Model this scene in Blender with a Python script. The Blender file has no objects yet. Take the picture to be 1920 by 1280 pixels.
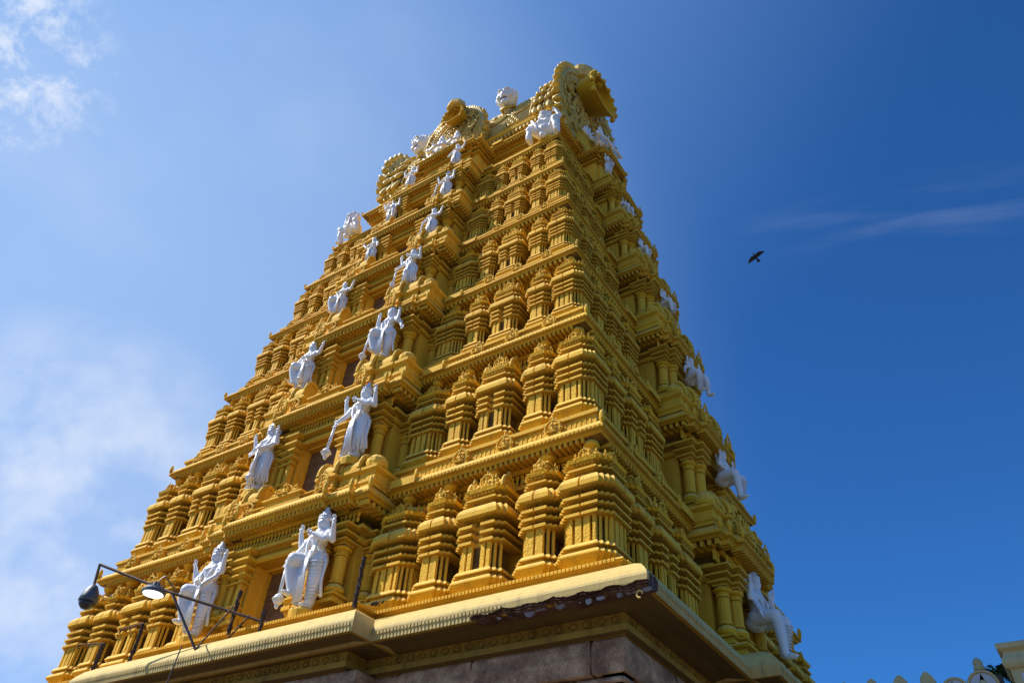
import bpy, bmesh, math, random
from mathutils import Vector, Matrix
random.seed(7)
PI = math.pi
SC = bpy.context.scene
COL = SC.collection

# ------------------------------------------------------------------ materials
def new_mat(name):
    m = bpy.data.materials.new(name); m.use_nodes = True
    nt = m.node_tree; b = nt.nodes['Principled BSDF']
    return m, nt, b
def N(nt, t, **kw):
    n = nt.nodes.new(t)
    for k, v in kw.items():
        if k.startswith('i_'):
            n.inputs[k[2:].replace('_', ' ')].default_value = v
        else: setattr(n, k, v)
    return n
def ramp(nt, src, stops):
    r = nt.nodes.new('ShaderNodeValToRGB'); nt.links.new(src, r.inputs[0])
    el = r.color_ramp.elements
    while len(el) < len(stops): el.new(.5)
    for e, (p, c) in zip(el, stops):
        e.position = p; e.color = (*c, 1) if len(c) == 3 else c
    return r
def mix(nt, fac, a, b, blend='MIX'):
    n = nt.nodes.new('ShaderNodeMix'); n.data_type = 'RGBA'; n.blend_type = blend
    for sock, v in ((n.inputs[0], fac), (n.inputs[6], a), (n.inputs[7], b)):
        if hasattr(v, 'links') or hasattr(v, 'is_linked'): nt.links.new(v, sock)
        elif isinstance(v, (int, float)): sock.default_value = v
        else: sock.default_value = (*v, 1)
    return n.outputs[2]
def paint(name, c1, c2, sunlit, dirt_shade, rough=.72, bump=.35, carve=0., carve_scale=9., stain=.35, sunlit_amt=.6, under=0.):
    m, nt, b = new_mat(name); L = nt.links.new
    geo = N(nt, 'ShaderNodeNewGeometry')
    n1 = N(nt, 'ShaderNodeTexNoise', i_Scale=.9, i_Detail=5.); L(geo.outputs['Position'], n1.inputs['Vector'])
    n2 = N(nt, 'ShaderNodeTexNoise', i_Scale=26., i_Detail=4., i_Roughness=.7); L(geo.outputs['Position'], n2.inputs['Vector'])
    r1 = ramp(nt, n1.outputs[0], [(.35, (0, 0, 0)), (.65, (1, 1, 1))])
    col = mix(nt, r1.outputs[0], c1, c2)
    # sun highlight painted into the colour: paler on surfaces that look up
    sx = N(nt, 'ShaderNodeSeparateXYZ'); L(geo.outputs['Normal'], sx.inputs[0])
    add = N(nt, 'ShaderNodeMath', operation='MULTIPLY_ADD'); L(sx.outputs[2], add.inputs[0]); add.inputs[1].default_value = .5; add.inputs[2].default_value = .5
    up = ramp(nt, add.outputs[0], [(.36, (0, 0, 0)), (.5, (.22, .22, .22)), (.7, (.9, .9, .9)), (.85, (1, 1, 1))])
    mm = N(nt, 'ShaderNodeMath', operation='MULTIPLY'); L(up.outputs[0], mm.inputs[0]); mm.inputs[1].default_value = sunlit_amt
    col = mix(nt, mm.outputs[0], col, sunlit)
    dn = ramp(nt, add.outputs[0], [(.02, (1, 1, 1)), (.30, (0, 0, 0))])  # shade painted into the colour of surfaces that look down
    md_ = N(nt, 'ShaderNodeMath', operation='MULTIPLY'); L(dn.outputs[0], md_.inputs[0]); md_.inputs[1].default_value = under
    col = mix(nt, md_.outputs[0], col, dirt_shade)
    # grime: stretched vertical streaks and specks
    mp = N(nt, 'ShaderNodeMapping'); mp.inputs['Scale'].default_value = (5., 5., .7); L(geo.outputs['Position'], mp.inputs['Vector'])
    n3 = N(nt, 'ShaderNodeTexNoise', i_Scale=1., i_Detail=7., i_Roughness=.72); L(mp.outputs[0], n3.inputs['Vector'])
    r3 = ramp(nt, n3.outputs[0], [(.50, (0, 0, 0)), (.72, (1, 1, 1))])
    m3 = N(nt, 'ShaderNodeMath', operation='MULTIPLY'); L(r3.outputs[0], m3.inputs[0]); m3.inputs[1].default_value = stain
    col = mix(nt, m3.outputs[0], col, dirt_shade)
    r2 = ramp(nt, n2.outputs[0], [(.66, (0, 0, 0)), (.74, (1, 1, 1))])
    m2 = N(nt, 'ShaderNodeMath', operation='MULTIPLY'); L(r2.outputs[0], m2.inputs[0]); m2.inputs[1].default_value = stain * .8
    col = mix(nt, m2.outputs[0], col, dirt_shade)
    L(col, b.inputs['Base Color'])
    b.inputs['Roughness'].default_value = rough
    b.inputs['Specular IOR Level'].default_value = .22 if rough > .7 else .4
    bp = N(nt, 'ShaderNodeBump', i_Strength=bump, i_Distance=.02); L(n2.outputs[0], bp.inputs['Height'])
    if carve > 0:
        v = N(nt, 'ShaderNodeTexVoronoi', feature='SMOOTH_F1', i_Scale=carve_scale, i_Smoothness=.25); L(geo.outputs['Position'], v.inputs['Vector'])
        b2 = N(nt, 'ShaderNodeBump', i_Strength=carve, i_Distance=.025); L(v.outputs['Distance'], b2.inputs['Height'])
        L(bp.outputs[0], b2.inputs['Normal']); L(b2.outputs[0], b.inputs['Normal'])
    else: L(bp.outputs[0], b.inputs['Normal'])
    return m
YEL = paint('yellow_paint', (.74, .385, .010), (.87, .475, .016), (.94, .68, .21), (.15, .09, .02), rough=.78, stain=.34, under=.66, sunlit_amt=.5)
YELC = paint('carved_yellow_paint', (.74, .395, .012), (.87, .485, .019), (.94, .68, .21), (.14, .085, .02), rough=.78, carve=.5, carve_scale=24., stain=.45, under=.66, sunlit_amt=.5)
CREAM = paint('cream_paint', (.66, .44, .11), (.74, .52, .15), (.72, .52, .18), (.26, .17, .08), stain=.5, bump=.25)
EAVE = paint('eave_edge_paint', (.52, .38, .13), (.6, .44, .16), (.66, .5, .2), (.16, .12, .07), stain=.55)
GOLD = paint('roof_gold_paint', (.60, .40, .06), (.70, .48, .09), (.82, .66, .28), (.14, .09, .04), rough=.5, carve=.5, carve_scale=14., stain=.35)
WHITE = paint('white_enamel', (.77, .755, .74), (.83, .815, .80), (.83, .815, .80), (.45, .43, .42), rough=.38, bump=.15, stain=.13, sunlit_amt=.2)
BROWN = paint('red_brown_paint', (.06, .024, .014), (.13, .06, .035), (.14, .08, .05), (.22, .17, .14), bump=.6, carve=.8, carve_scale=6.)
FLAKE = paint('peeling_whitewash', (.35, .34, .36), (.2, .15, .14), (.4, .38, .36), (.06, .03, .02), bump=.6, stain=.7)
WALLP = paint('wall_ochre_paint', (.66, .50, .22), (.72, .57, .28), (.6, .5, .3), (.22, .18, .12), stain=.4)
WALLW = paint('wall_white_paint', (.60, .58, .58), (.66, .64, .64), (.6, .6, .6), (.3, .28, .25), stain=.3)
def stone_mat():
    m, nt, b = new_mat('granite_stone'); L = nt.links.new
    geo = N(nt, 'ShaderNodeNewGeometry')
    n1 = N(nt, 'ShaderNodeTexNoise', i_Scale=1.3, i_Detail=8., i_Roughness=.65); L(geo.outputs['Position'], n1.inputs['Vector'])
    n2 = N(nt, 'ShaderNodeTexNoise', i_Scale=38., i_Detail=3.); L(geo.outputs['Position'], n2.inputs['Vector'])
    n1.inputs['Scale'].default_value = 1.9
    r = ramp(nt, n1.outputs[0], [(.36, (.24, .125, .065)), (.5, (.48, .28, .15)), (.64, (.74, .48, .27))])
    r2 = ramp(nt, n2.outputs[0], [(.3, (.55, .55, .55)), (.7, (1.15, 1.1, 1.1))])
    L(mix(nt, 1., r.outputs[0], r2.outputs[0], 'MULTIPLY'), b.inputs['Base Color'])
    b.inputs['Roughness'].default_value = .85
    bp = N(nt, 'ShaderNodeBump', i_Strength=.5, i_Distance=.03); L(n1.outputs[0], bp.inputs['Height'])
    b2 = N(nt, 'ShaderNodeBump', i_Strength=.4, i_Distance=.01); L(n2.outputs[0], b2.inputs['Height']); L(bp.outputs[0], b2.inputs['Normal'])
    L(b2.outputs[0], b.inputs['Normal'])
    return m
STONE = stone_mat()
def plain(name, c, rough=.6, metal=0., var=.25, scale=12., emit=None):
    m, nt, b = new_mat(name); L = nt.links.new
    tc = N(nt, 'ShaderNodeTexCoord')
    n = N(nt, 'ShaderNodeTexNoise', i_Scale=scale, i_Detail=4.); L(tc.outputs['Object'], n.inputs['Vector'])
    lo = tuple(x * (1 - var) for x in c); hi = tuple(min(1, x * (1 + var)) for x in c)
    r = ramp(nt, n.outputs[0], [(.3, lo), (.7, hi)]); L(r.outputs[0], b.inputs['Base Color'])
    b.inputs['Roughness'].default_value = rough; b.inputs['Metallic'].default_value = metal
    if emit: b.inputs['Emission Color'].default_value = (*emit[0], 1); b.inputs['Emission Strength'].default_value = emit[1]
    return m
SHADE = plain('shade_yellow', (.16, .085, .012), .85, 0., .5, 5.)  # dark yellow that paints shade into soffits, slots and frieze backs
MIDY = plain('recess_shade_yellow', (.42, .205, .010), .8, 0., .4, 8.)  # mid yellow with the shade of the ledge gaps painted in
DOOR = plain('brown_shutter', (.17, .085, .022), .7, scale=6.)
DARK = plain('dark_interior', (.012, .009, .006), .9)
IRON = plain('dark_iron', (.06, .05, .05), .55, .3, .5)
RUST = plain('rusty_iron', (.10, .055, .035), .8, .1, .5)
GREY = plain('grey_lamp_housing', (.09, .10, .11), .5, .2, .3)
LED = plain('white_lens', (.8, .85, .9), .3, 0., .05, emit=((.95, .98, 1.), 1.6))
DEAD = plain('dead_garland', (.05, .03, .022), .9, 0., .6, 40.)
BIRD = plain('dark_feathers', (.018, .017, .02), .7)
BIRDW = plain('brown_grey_feathers', (.10, .075, .075), .7)
LEAF = plain('palm_leaf_green', (.06, .10, .028), .55, 0., .45, 3.)
BARK = plain('tree_bark', (.12, .09, .06), .9)
GROUNDM = plain('paving_ground', (.15, .125, .10), .9, 0., .25, .6)
MOUTH = plain('dark_red_mouth', (.16, .05, .04), .6)

# ------------------------------------------------------------------ mesh builder
class M:
    def __init__(s, T=None): s.v = []; s.f = []; s.m = []; s.T = T
    def add(s, vs, fs, m=0):
        o = len(s.v)
        if s.T: vs = [s.T(*p) for p in vs]
        s.v += [tuple(p) for p in vs]
        for f in fs: s.f.append([i + o for i in f]); s.m.append(m)
    def box(s, x0, x1, y0, y1, z0, z1, m=0):
        s.add([(x0, y0, z0), (x1, y0, z0), (x1, y1, z0), (x0, y1, z0), (x0, y0, z1), (x1, y0, z1), (x1, y1, z1), (x0, y1, z1)],
              [(0, 3, 2, 1), (4, 5, 6, 7), (0, 1, 5, 4), (1, 2, 6, 5), (2, 3, 7, 6), (3, 0, 4, 7)], m)
    def hexa(s, b, t, m=0):
        s.add(list(b) + list(t), [(3, 2, 1, 0), (4, 5, 6, 7), (0, 1, 5, 4), (1, 2, 6, 5), (2, 3, 7, 6), (3, 0, 4, 7)], m)
    def stack(s, poly, prof, fac=None, m=0, caps=True, mats=None):
        n = len(poly); a = sum(poly[i][0] * poly[(i + 1) % n][1] - poly[(i + 1) % n][0] * poly[i][1] for i in range(n))
        sg = 1 if a > 0 else -1
        nr = []
        for i in range(n):
            dx = poly[(i + 1) % n][0] - poly[i][0]; dy = poly[(i + 1) % n][1] - poly[i][1]
            l = math.hypot(dx, dy) or 1; nr.append((sg * dy / l, -sg * dx / l))
        fac = fac or [1] * n; vs = []
        for (o, z) in prof:
            for i in range(n):
                a0, a1 = nr[i - 1], nr[i]; f0, f1 = fac[i - 1], fac[i]
                vs.append((poly[i][0] + o * (a0[0] * f0 + a1[0] * f1), poly[i][1] + o * (a0[1] * f0 + a1[1] * f1), z))
        for k in range(len(prof) - 1):
            mm = mats[k] if mats else m
            s.add(vs[k * n:(k + 2) * n], [(i, (i + 1) % n, (i + 1) % n + n, i + n) for i in range(n)], mm)
        if caps:
            s.add(vs[:n], [list(range(n))[::-1]], m); s.add(vs[-n:], [list(range(n))], m)
    def lathe(s, prof, c=(0, 0, 0), seg=12, m=0, sx=1, sy=1, a0=0):
        vs = []
        for r, z in prof:
            for i in range(seg):
                a = a0 + 2 * PI * i / seg; vs.append((c[0] + r * sx * math.cos(a), c[1] + r * sy * math.sin(a), c[2] + z))
        fs = []
        for k in range(len(prof) - 1):
            for i in range(seg): j = (i + 1) % seg; fs.append((k * seg + i, k * seg + j, (k + 1) * seg + j, (k + 1) * seg + i))
        fs.append(list(range(seg))[::-1]); fs.append([(len(prof) - 1) * seg + i for i in range(seg)])
        s.add(vs, fs, m)
    def ell(s, c, r, seg=10, rg=6, m=0, rot=None):
        vs = []; 
        for k in range(1, rg):
            t = PI * k / rg
            for i in range(seg):
                a = 2 * PI * i / seg; vs.append(Vector((r[0] * math.sin(t) * math.cos(a), r[1] * math.sin(t) * math.sin(a), r[2] * math.cos(t))))
        vs += [Vector((0, 0, r[2])), Vector((0, 0, -r[2]))]
        if rot: vs = [rot @ p for p in vs]
        vs = [(p[0] + c[0], p[1] + c[1], p[2] + c[2]) for p in vs]
        fs = []
        for k in range(rg - 2):
            for i in range(seg): j = (i + 1) % seg; fs.append((k * seg + i, (k + 1) * seg + i, (k + 1) * seg + j, k * seg + j))
        T = len(vs) - 2; B = T + 1
        for i in range(seg):
            j = (i + 1) % seg; fs.append((T, i, j)); fs.append((B, (rg - 2) * seg + j, (rg - 2) * seg + i))
        s.add(vs, fs, m)
    def tube(s, pts, rad, seg=8, m=0, flat=1.):
        pts = [Vector(p) for p in pts]
        if isinstance(rad, (int, float)): rad = [rad] * len(pts)
        vs = []; up = Vector((0, 0, 1))
        d0 = (pts[1] - pts[0]).normalized()
        if abs(d0.z) > .9: up = Vector((0, 1, 0))
        u = d0.cross(up).normalized()
        for i, p in enumerate(pts):
            d = (pts[min(i + 1, len(pts) - 1)] - pts[max(i - 1, 0)]).normalized()
            u = (u - d * u.dot(d)).normalized(); w = d.cross(u)
            for k in range(seg):
                a = 2 * PI * k / seg; vs.append(p + u * (rad[i] * math.cos(a)) + w * (rad[i] * flat * math.sin(a)))
        fs = []
        for k in range(len(pts) - 1):
            for i in range(seg): j = (i + 1) % seg; fs.append((k * seg + i, k * seg + j, (k + 1) * seg + j, (k + 1) * seg + i))
        fs.append(list(range(seg))[::-1]); fs.append([(len(pts) - 1) * seg + i for i in range(seg)])
        s.add(vs, fs, m)
    def limb(s, pts, rad, seg=10, m=0):
        s.tube(pts, rad, seg, m)
        for p, r in zip(pts, rad): s.ell(p, (r, r, r), 10, 6, m)
    def build(s, name, mats, parent=None, smooth=False, link=True):
        me = bpy.data.meshes.new(name); me.from_pydata(s.v, [], s.f)
        if not isinstance(mats, (list, tuple)): mats = [mats]
        for mt in mats: me.materials.append(mt)
        me.polygons.foreach_set('material_index', s.m)
        bm = bmesh.new(); bm.from_mesh(me); bmesh.ops.recalc_face_normals(bm, faces=bm.faces[:]); bm.to_mesh(me); bm.free()
        if smooth: me.polygons.foreach_set('use_smooth', [True] * len(me.polygons))
        me.update()
        o = bpy.data.objects.new(name, me)
        if link: COL.objects.link(o)
        if parent: o.parent = parent
        return o
def tag(o, label=None, cat=None, group=None, kind=None):
    if label: o['label'] = label
    if cat: o['category'] = cat
    if group: o['group'] = group
    if kind: o['kind'] = kind
    return o
def empty(name, loc=(0, 0, 0), rz=0.):
    o = bpy.data.objects.new(name, None); COL.objects.link(o); o.location = loc; o.rotation_euler = (0, 0, rz); o.empty_display_size = .2
    return o
def inst(src, name, loc, parent, rz=0., sc=(1, 1, 1)):
    o = bpy.data.objects.new(name, src.data); COL.objects.link(o); o.parent = parent
    o.location = loc; o.rotation_euler = (0, 0, rz); o.scale = sc
    return o
def drop(o): bpy.data.objects.remove(o)

# ------------------------------------------------------------------ tower dimensions (metres, lip outlines of the cornices)
X = [10.41, 9.00, 8.32, 7.70, 7.05, 6.50, 6.01, 5.50]
Y = [7.89, 6.63, 6.09, 5.53, 5.00, 4.53, 4.11, 3.45]
Z = [-4.35, 0.0, 4.00, 7.48, 10.73, 13.72, 16.36, 19.15]
BW = [4.6, 3.08, 2.98, 2.85, 2.70, 2.54, 2.38, 2.15]        # half width of the front bay at its lip
BP = [.57, .69, .79, .84, .88, .84, .84, .8]                # how far the bay lip stands out
DR = [0., .35, .62, .52, .53, .54, .48, .2]                 # how far the bay cornice sits below the main one
def SX(k): return 0 if k == 0 else (Z[k] - Z[k - 1]) / 4.0
FRONT = lambda u, v, z: (u, -v, z)
RIGHT = lambda u, v, z: (v, u, z)
LEFT = lambda u, v, z: (-v, -u, z)
BACK = lambda u, v, z: (-u, v, z)
FACES = [('front', FRONT), ('right', RIGHT), ('left', LEFT), ('back', BACK)]
def dims(face, k):
    """half length of the face, distance of its lip from the centre"""
    return (X[k], Y[k]) if face in ('front', 'back') else (Y[k], X[k])
def bayw(face, k): return BW[k] if face in ('front', 'back') else BW[k] * (.6 if k else .62)
def rect(x, y): return [(-x, -y), (x, -y), (x, y), (-x, y)]
def row_line(m, a, b, v, z0, z1, d, w, pitch, mt=0, taper=0.):
    n = max(1, int(round((b - a) / pitch))); p = (b - a) / n
    for i in range(n):
        c = a + (i + .5) * p
        if taper: m.hexa([(c - w / 2, v - d, z0), (c + w / 2, v - d, z0), (c + w / 2, v - taper, z0), (c - w / 2, v - taper, z0)],
                         [(c - w / 2, v - d, z1), (c + w / 2, v - d, z1), (c + w / 2, v, z1), (c - w / 2, v, z1)], mt)
        else: m.box(c - w / 2, c + w / 2, v - d, v, z0, z1, mt)

tower = empty('temple_tower', (0, 0, 0))
tag(tower, 'tall tapering yellow temple tower with seven carved storeys above a brown stone base', 'temple tower')

# ------------------------------------------------------------------ ornaments
def kudu(m, u, v, z, r, d=.1, mt=0, fig=True):
    """horseshoe arch medallion facing +v with a small seated figure"""
    pts = []; n = 13
    for i in range(n):
        a = math.radians(-40 + 260 * i / (n - 1)); pts.append((u + r * math.cos(a), v, z + r * .95 + r * math.sin(a) * 1.05))
    m.tube(pts, r * .15, 6, mt)
    m.hexa([(u - r * .8, v - d, z), (u + r * .8, v - d, z), (u + r * .8, v, z), (u - r * .8, v, z)],
           [(u - r * .75, v - d, z + r * 1.6), (u + r * .75, v - d, z + r * 1.6), (u + r * .75, v - d * .3, z + r * 1.6), (u - r * .75, v - d * .3, z + r * 1.6)], mt)
    for i in range(1, 12, 2):
        a = math.radians(-30 + 240 * i / 12); m.ell((u + r * 1.18 * math.cos(a), v, z + r * .95 + r * 1.22 * math.sin(a)), (r * .16,) * 3, 5, 4, mt)
    m.ell((u, v, z + r * 2.25), (r * .16, r * .14, r * .36), 6, 5, mt)
    if fig:
        m.ell((u, v + r * .16, z + r * .75), (r * .26, r * .22, r * .42), 6, 5, mt)
        m.ell((u, v + r * .2, z + r * 1.35), (r * .19, r * .19, r * .24), 6, 5, mt)
        m.ell((u - r * .32, v + r * .2, z + r * .3), (r * .34, r * .2, r * .17), 6, 4, mt)
        m.ell((u + r * .32, v + r * .2, z + r * .3), (r * .34, r * .2, r * .17), 6, 4, mt)
def barrel(m, u0, u1, v, z, rv, rz, mt=0, mend=1, axis='u', seg=10):
    prof = [(v + rv * math.cos(a) * (1.06 if .2 < a < .9 or 2.24 < a < 2.94 else 1), z + rz * math.sin(a)) for a in [PI * i / seg for i in range(seg + 1)]]
    def P(u, p): return (u, p[0], p[1]) if axis == 'u' else (p[0] - v + (u0 + u1) / 2 * 0 + 0, u, p[1])
    vs = [P(u0, p) for p in prof] + [P(u1, p) for p in prof]; n = seg + 1
    m.add(vs, [(i, i + 1, i + 1 + n, i + n) for i in range(seg)] + [list(range(n)), list(range(2 * n - 1, n - 1, -1)), (0, n, 2 * n - 1, n - 1)], mt)
def figurine(m, u, v, z, s, mt=0):
    m.ell((u, v, z + s * .35), (s * .17, s * .15, s * .26), 6, 5, mt)
    m.ell((u, v + s * .03, z + s * .72), (s * .12, s * .12, s * .14), 6, 5, mt)
    m.ell((u, v, z + s * .9), (s * .07, s * .07, s * .13), 6, 4, mt)
    for sg in (-1, 1):
        m.ell((u + sg * s * .18, v + s * .1, z + s * .12), (s * .2, s * .14, s * .1), 6, 4, mt)
        m.ell((u + sg * s * .22, v + s * .04, z + s * .45), (s * .07, s * .08, s * .18), 5, 4, mt)

BASEP = [(.06, 0), (.05, .06), (-.03, .08), (-.03, .16), (.02, .22), (.11, .31), (.11, .34), (.07, .40), (-.03, .41), (-.03, .48), (.06, .50), (.06, .525), (.01, .60)]
LEDGE = [(-.06, 1.17), (.05, 1.19), (.05, 1.25), (.03, 1.265), (-.12, 1.27), (-.12, 1.36), (.06, 1.38), (.06, 1.435), (.04, 1.45), (-.12, 1.455), (-.12, 1.55), (.07, 1.57), (.07, 1.63), (.05, 1.645), (-.11, 1.65), (-.11, 1.79)]
KAPO = [(-.06, 1.77), (.09, 1.79), (.13, 1.82), (.13, 1.93), (.09, 2.02), (.02, 2.09), (-.05, 2.12)]
LMAT = [0, 0, 0, 0, 3, 0, 0, 0, 0, 3, 0, 0, 0, 0, 3]
KMAT = [1, 1, 0, 1, 0, 0]
TOPP = [(-.13, 2.11), (-.13, 2.23), (.0, 2.26), (.0, 2.31), (-.13, 2.34), (-.13, 2.42), (-.01, 2.47), (.02, 2.55), (-.05, 2.57)]
def notch(poly_half, s, d):
    """stepped outline, given as right half from the front corner outward, mirrored, with a slit in the middle"""
    R = poly_half; front = R[0][1]
    pts = [(s, front - d), (s, front)] + R + [(-x, y) for x, y in reversed(R)] + [(-s, front), (-s, front - d)]
    n = len(pts); fac = [1] * n
    fac[0] = 0; fac[n - 1] = 0; fac[n - 2] = 0
    return pts, fac
def pav_body(m, R, s_slit, corners, star=False):
    full = R + [(-x, y) for x, y in reversed(R)]
    m.stack(full, BASEP, mats=[0, 0, 0, 0, 1, 0, 0, 0, 0, 0, 0, 0])
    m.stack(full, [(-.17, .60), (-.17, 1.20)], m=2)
    pts, fac = notch(R, s_slit, .16)
    m.stack(pts, LEDGE, fac, mats=LMAT); m.stack(pts, KAPO, fac, mats=KMAT)
    m.stack(full, TOPP, mats=[3, 0, 0, 0, 3, 1, 1, 0])
    m.box(-s_slit + .001, s_slit - .001, R[0][1] - .158, R[0][1] - .10, 1.2, 2.08, 2)
    for (cx, cy) in corners:
        m.box(cx - .095, cx - .045, cy - .10, cy - .045, .60, 1.20, 1); m.box(-cx + .045, -cx + .095, cy - .10, cy - .045, .60, 1.20, 1)
    for sg in (-1, 1):
        a, b = sorted((sg * (s_slit + .005), sg * (R[0][0] - .043))); m.box(a, b, R[0][1] - .13, R[0][1] - .042, .60, 1.20, 1)
def pot(m, z, r=.19, h=.55, u=0, v=0, seg=12):
    m.lathe([(.05, 0), (.11, .02), (.11, .06), (.06, .09), (.12, .13), (.185, .20), (.20, .28), (.17, .36), (.09, .41), (.05, .43), (.10, .46), (.10, .49), (.04, .52), (.05, .56), (.015, .64)] if 0 else
            [(r * .35, 0), (r * .65, h * .04), (r * .65, h * .1), (r * .35, h * .15), (r * .75, h * .22), (r * .98, h * .36), (r, h * .46), (r * .85, h * .6), (r * .5, h * .7), (r * .3, h * .74), (r * .55, h * .8), (r * .5, h * .85), (r * .22, h * .9), (r * .05, h)], (u, v, z), seg)
# square pavilion: a stepped star seen from two sides at the corners
def square_pavilion():
    m = M()
    Q = [(.36, .62), (.36, .54), (.45, .54), (.45, .45), (.54, .45), (.54, .36), (.62, .36)]
    full = []
    for q in range(4):
        c, s_ = round(math.cos(-q * PI / 2)), round(math.sin(-q * PI / 2))
        full += [(x * c - y * s_, x * s_ + y * c) for x, y in Q]
    m.stack(full, BASEP, mats=[0, 0, 0, 0, 1, 0, 0, 0, 0, 0, 0, 0]); m.stack(full, [(-.17, .60), (-.17, 1.20)], m=2)
    pts = []; fac = []; s, d = .022, .16
    for q in range(4):
        c, s_ = round(math.cos(-q * PI / 2)), round(math.sin(-q * PI / 2))
        loc = [(-s, .62), (-s, .62 - d), (s, .62 - d), (s, .62)] + Q
        pts += [(x * c - y * s_, x * s_ + y * c) for x, y in loc]; fac += [0, 0, 0] + [1] * (len(loc) - 3)
    # merge the duplicated corner (.62,.34) that starts the next side
    m.stack(pts, LEDGE, fac, mats=LMAT); m.stack(pts, KAPO, fac, mats=KMAT)
    m.stack(full, TOPP, mats=[3, 0, 0, 0, 3, 1, 1, 0])
    for (cx, cy) in [(.45, .54), (.54, .45)]:
        for sx in (-1, 1):
            for sy in (-1, 1):
                a, b = sorted((sx * (cx - .045), sx * (cx - .095))); c, d2 = sorted((sy * (cy - .045), sy * (cy - .095))); m.box(a, b, c, d2, .60, 1.20, 1)
    for q in range(4):
        T = lambda u, v, z, q=q: ((u, v, z), (v, -u, z), (-u, -v, z), (-v, u, z))[q]
        mm = M(T); mm.box(-.021, .021, .465, .52, 1.2, 2.08, 2)
        for sg in (-1, 1):
            a, b = sorted((sg * .027, sg * .175)); mm.box(a, b, .49, .578, .60, 1.20, 1); a, b = sorted((sg * .245, sg * .317)); mm.box(a, b, .49, .578, .60, 1.20, 1)
        row_line(mm, -.30, .30, .69, 1.775, 1.84, .07, .05, .09, 1)
        kudu(mm, 0, .50, 2.565, .13, .08, 1); figurine(mm, .27, .42, 2.565, .26, 1); figurine(mm, -.27, .42, 2.565, .26, 1)
        mm.box(-.12, .12, .2, .48, 2.57, 2.84); row_line(mm, -.28, .28, .58, 2.41, 2.455, .06, .05, .1, 1)
        o = len(m.v); m.v += mm.v; m.f += [[i + o for i in f] for f in mm.f]; m.m += mm.m
    m.lathe([(.40, 2.57), (.40, 2.60), (.34, 2.63), (.40, 2.69), (.38, 2.78), (.30, 2.86), (.18, 2.90), (.1, 2.91)], seg=16)
    return m.build('square_pavilion', [YEL, YELC, SHADE, MIDY], link=False)
def narrow_pavilion():
    m = M()
    R = [(.24, .66), (.24, .56), (.33, .56), (.33, .46), (.41, .46), (.41, -.3)]
    pav_body(m, R, .02, [(.33, .56), (.41, .46)])
    row_line(m, -.21, .21, .73, 1.775, 1.84, .07, .05, .09, 1); row_line(m, -.2, .2, .61, 2.41, 2.455, .06, .05, .1, 1)
    kudu(m, -.02, .56, 2.57, .14, .1, 1); figurine(m, -.02, .58, 2.57, .36, 1)
    m.box(-.17, .17, -.2, .46, 2.57, 2.82); m.box(-.2, .2, -.2, .49, 2.82, 2.87); m.box(-.13, .13, -.2, .44, 2.87, 2.90)
    for sg in (-1, 1): figurine(m, sg * .3, .34, 2.57, .26, 1)
    return m.build('narrow_pavilion', [YEL, YELC, SHADE, MIDY], link=False)
def oblong_pavilion():
    m = M()
    R = [(.40, .66), (.40, .56), (.49, .56), (.49, .46), (.58, .46), (.58, -.3)]
    full = R + [(-x, y) for x, y in reversed(R)]
    m.stack(full, BASEP, mats=[0, 0, 0, 0, 1, 0, 0, 0, 0, 0, 0, 0]); m.stack(full, [(-.17, .60), (-.17, 1.20)], m=2)
    pts, fac = notch(R, .11, .17)
    m.stack(pts, LEDGE, fac, mats=LMAT); m.stack(full, KAPO, mats=KMAT); m.stack(full, TOPP, mats=[3, 0, 0, 0, 3, 1, 1, 0])
    for (cx, cy) in [(.49, .56), (.58, .46)]:
        m.box(cx - .095, cx - .045, cy - .10, cy - .045, .60, 1.20, 1); m.box(-cx + .045, -cx + .095, cy - .10, cy - .045, .60, 1.20, 1)
    for sg in (-1, 1):
        a, b = sorted((sg * .115, sg * .22)); m.box(a, b, .53, .618, .60, 1.20, 1); a, b = sorted((sg * .27, sg * .357)); m.box(a, b, .53, .618, .60, 1.20, 1)
    row_line(m, -.35, .35, .73, 1.775, 1.84, .07, .05, .09, 1); row_line(m, -.34, .34, .62, 2.41, 2.455, .06, .05, .1, 1)
    barrel(m, -.46, .46, .2, 2.57, .26, .32)
    for u in (-.46, .46):
        a = [(u, .2 + .29 * math.cos(PI * i / 10), 2.58 + .35 * math.sin(PI * i / 10)) for i in range(11)]; m.tube(a, .05, 6, 1)
        m.ell((u, .2, 2.98), (.05, .07, .09), 6, 5, 1)
    kudu(m, -.08, .56, 2.57, .17, .12, 1); m.box(-.13, .13, .2, .5, 2.57, 2.84)
    for sg in (-1, 1): figurine(m, sg * .3, .52, 2.57, .34, 1)
    return m.build('oblong_pavilion', [YEL, YELC, SHADE, MIDY], link=False)
def pot_finial():
    m = M(); pot(m, 0, .19, .55)
    return m.build('pot_finial', [YEL], smooth=True, link=False)
def medallion():
    m = M(); kudu(m, 0, 0, 0, .2, .16, 0); figurine(m, 0, .03, 0, .36, 0)
    m.box(-.22, .22, -.2, .03, -.06, .03)
    return m.build('arch_medallion', [YELC], link=False)
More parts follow.
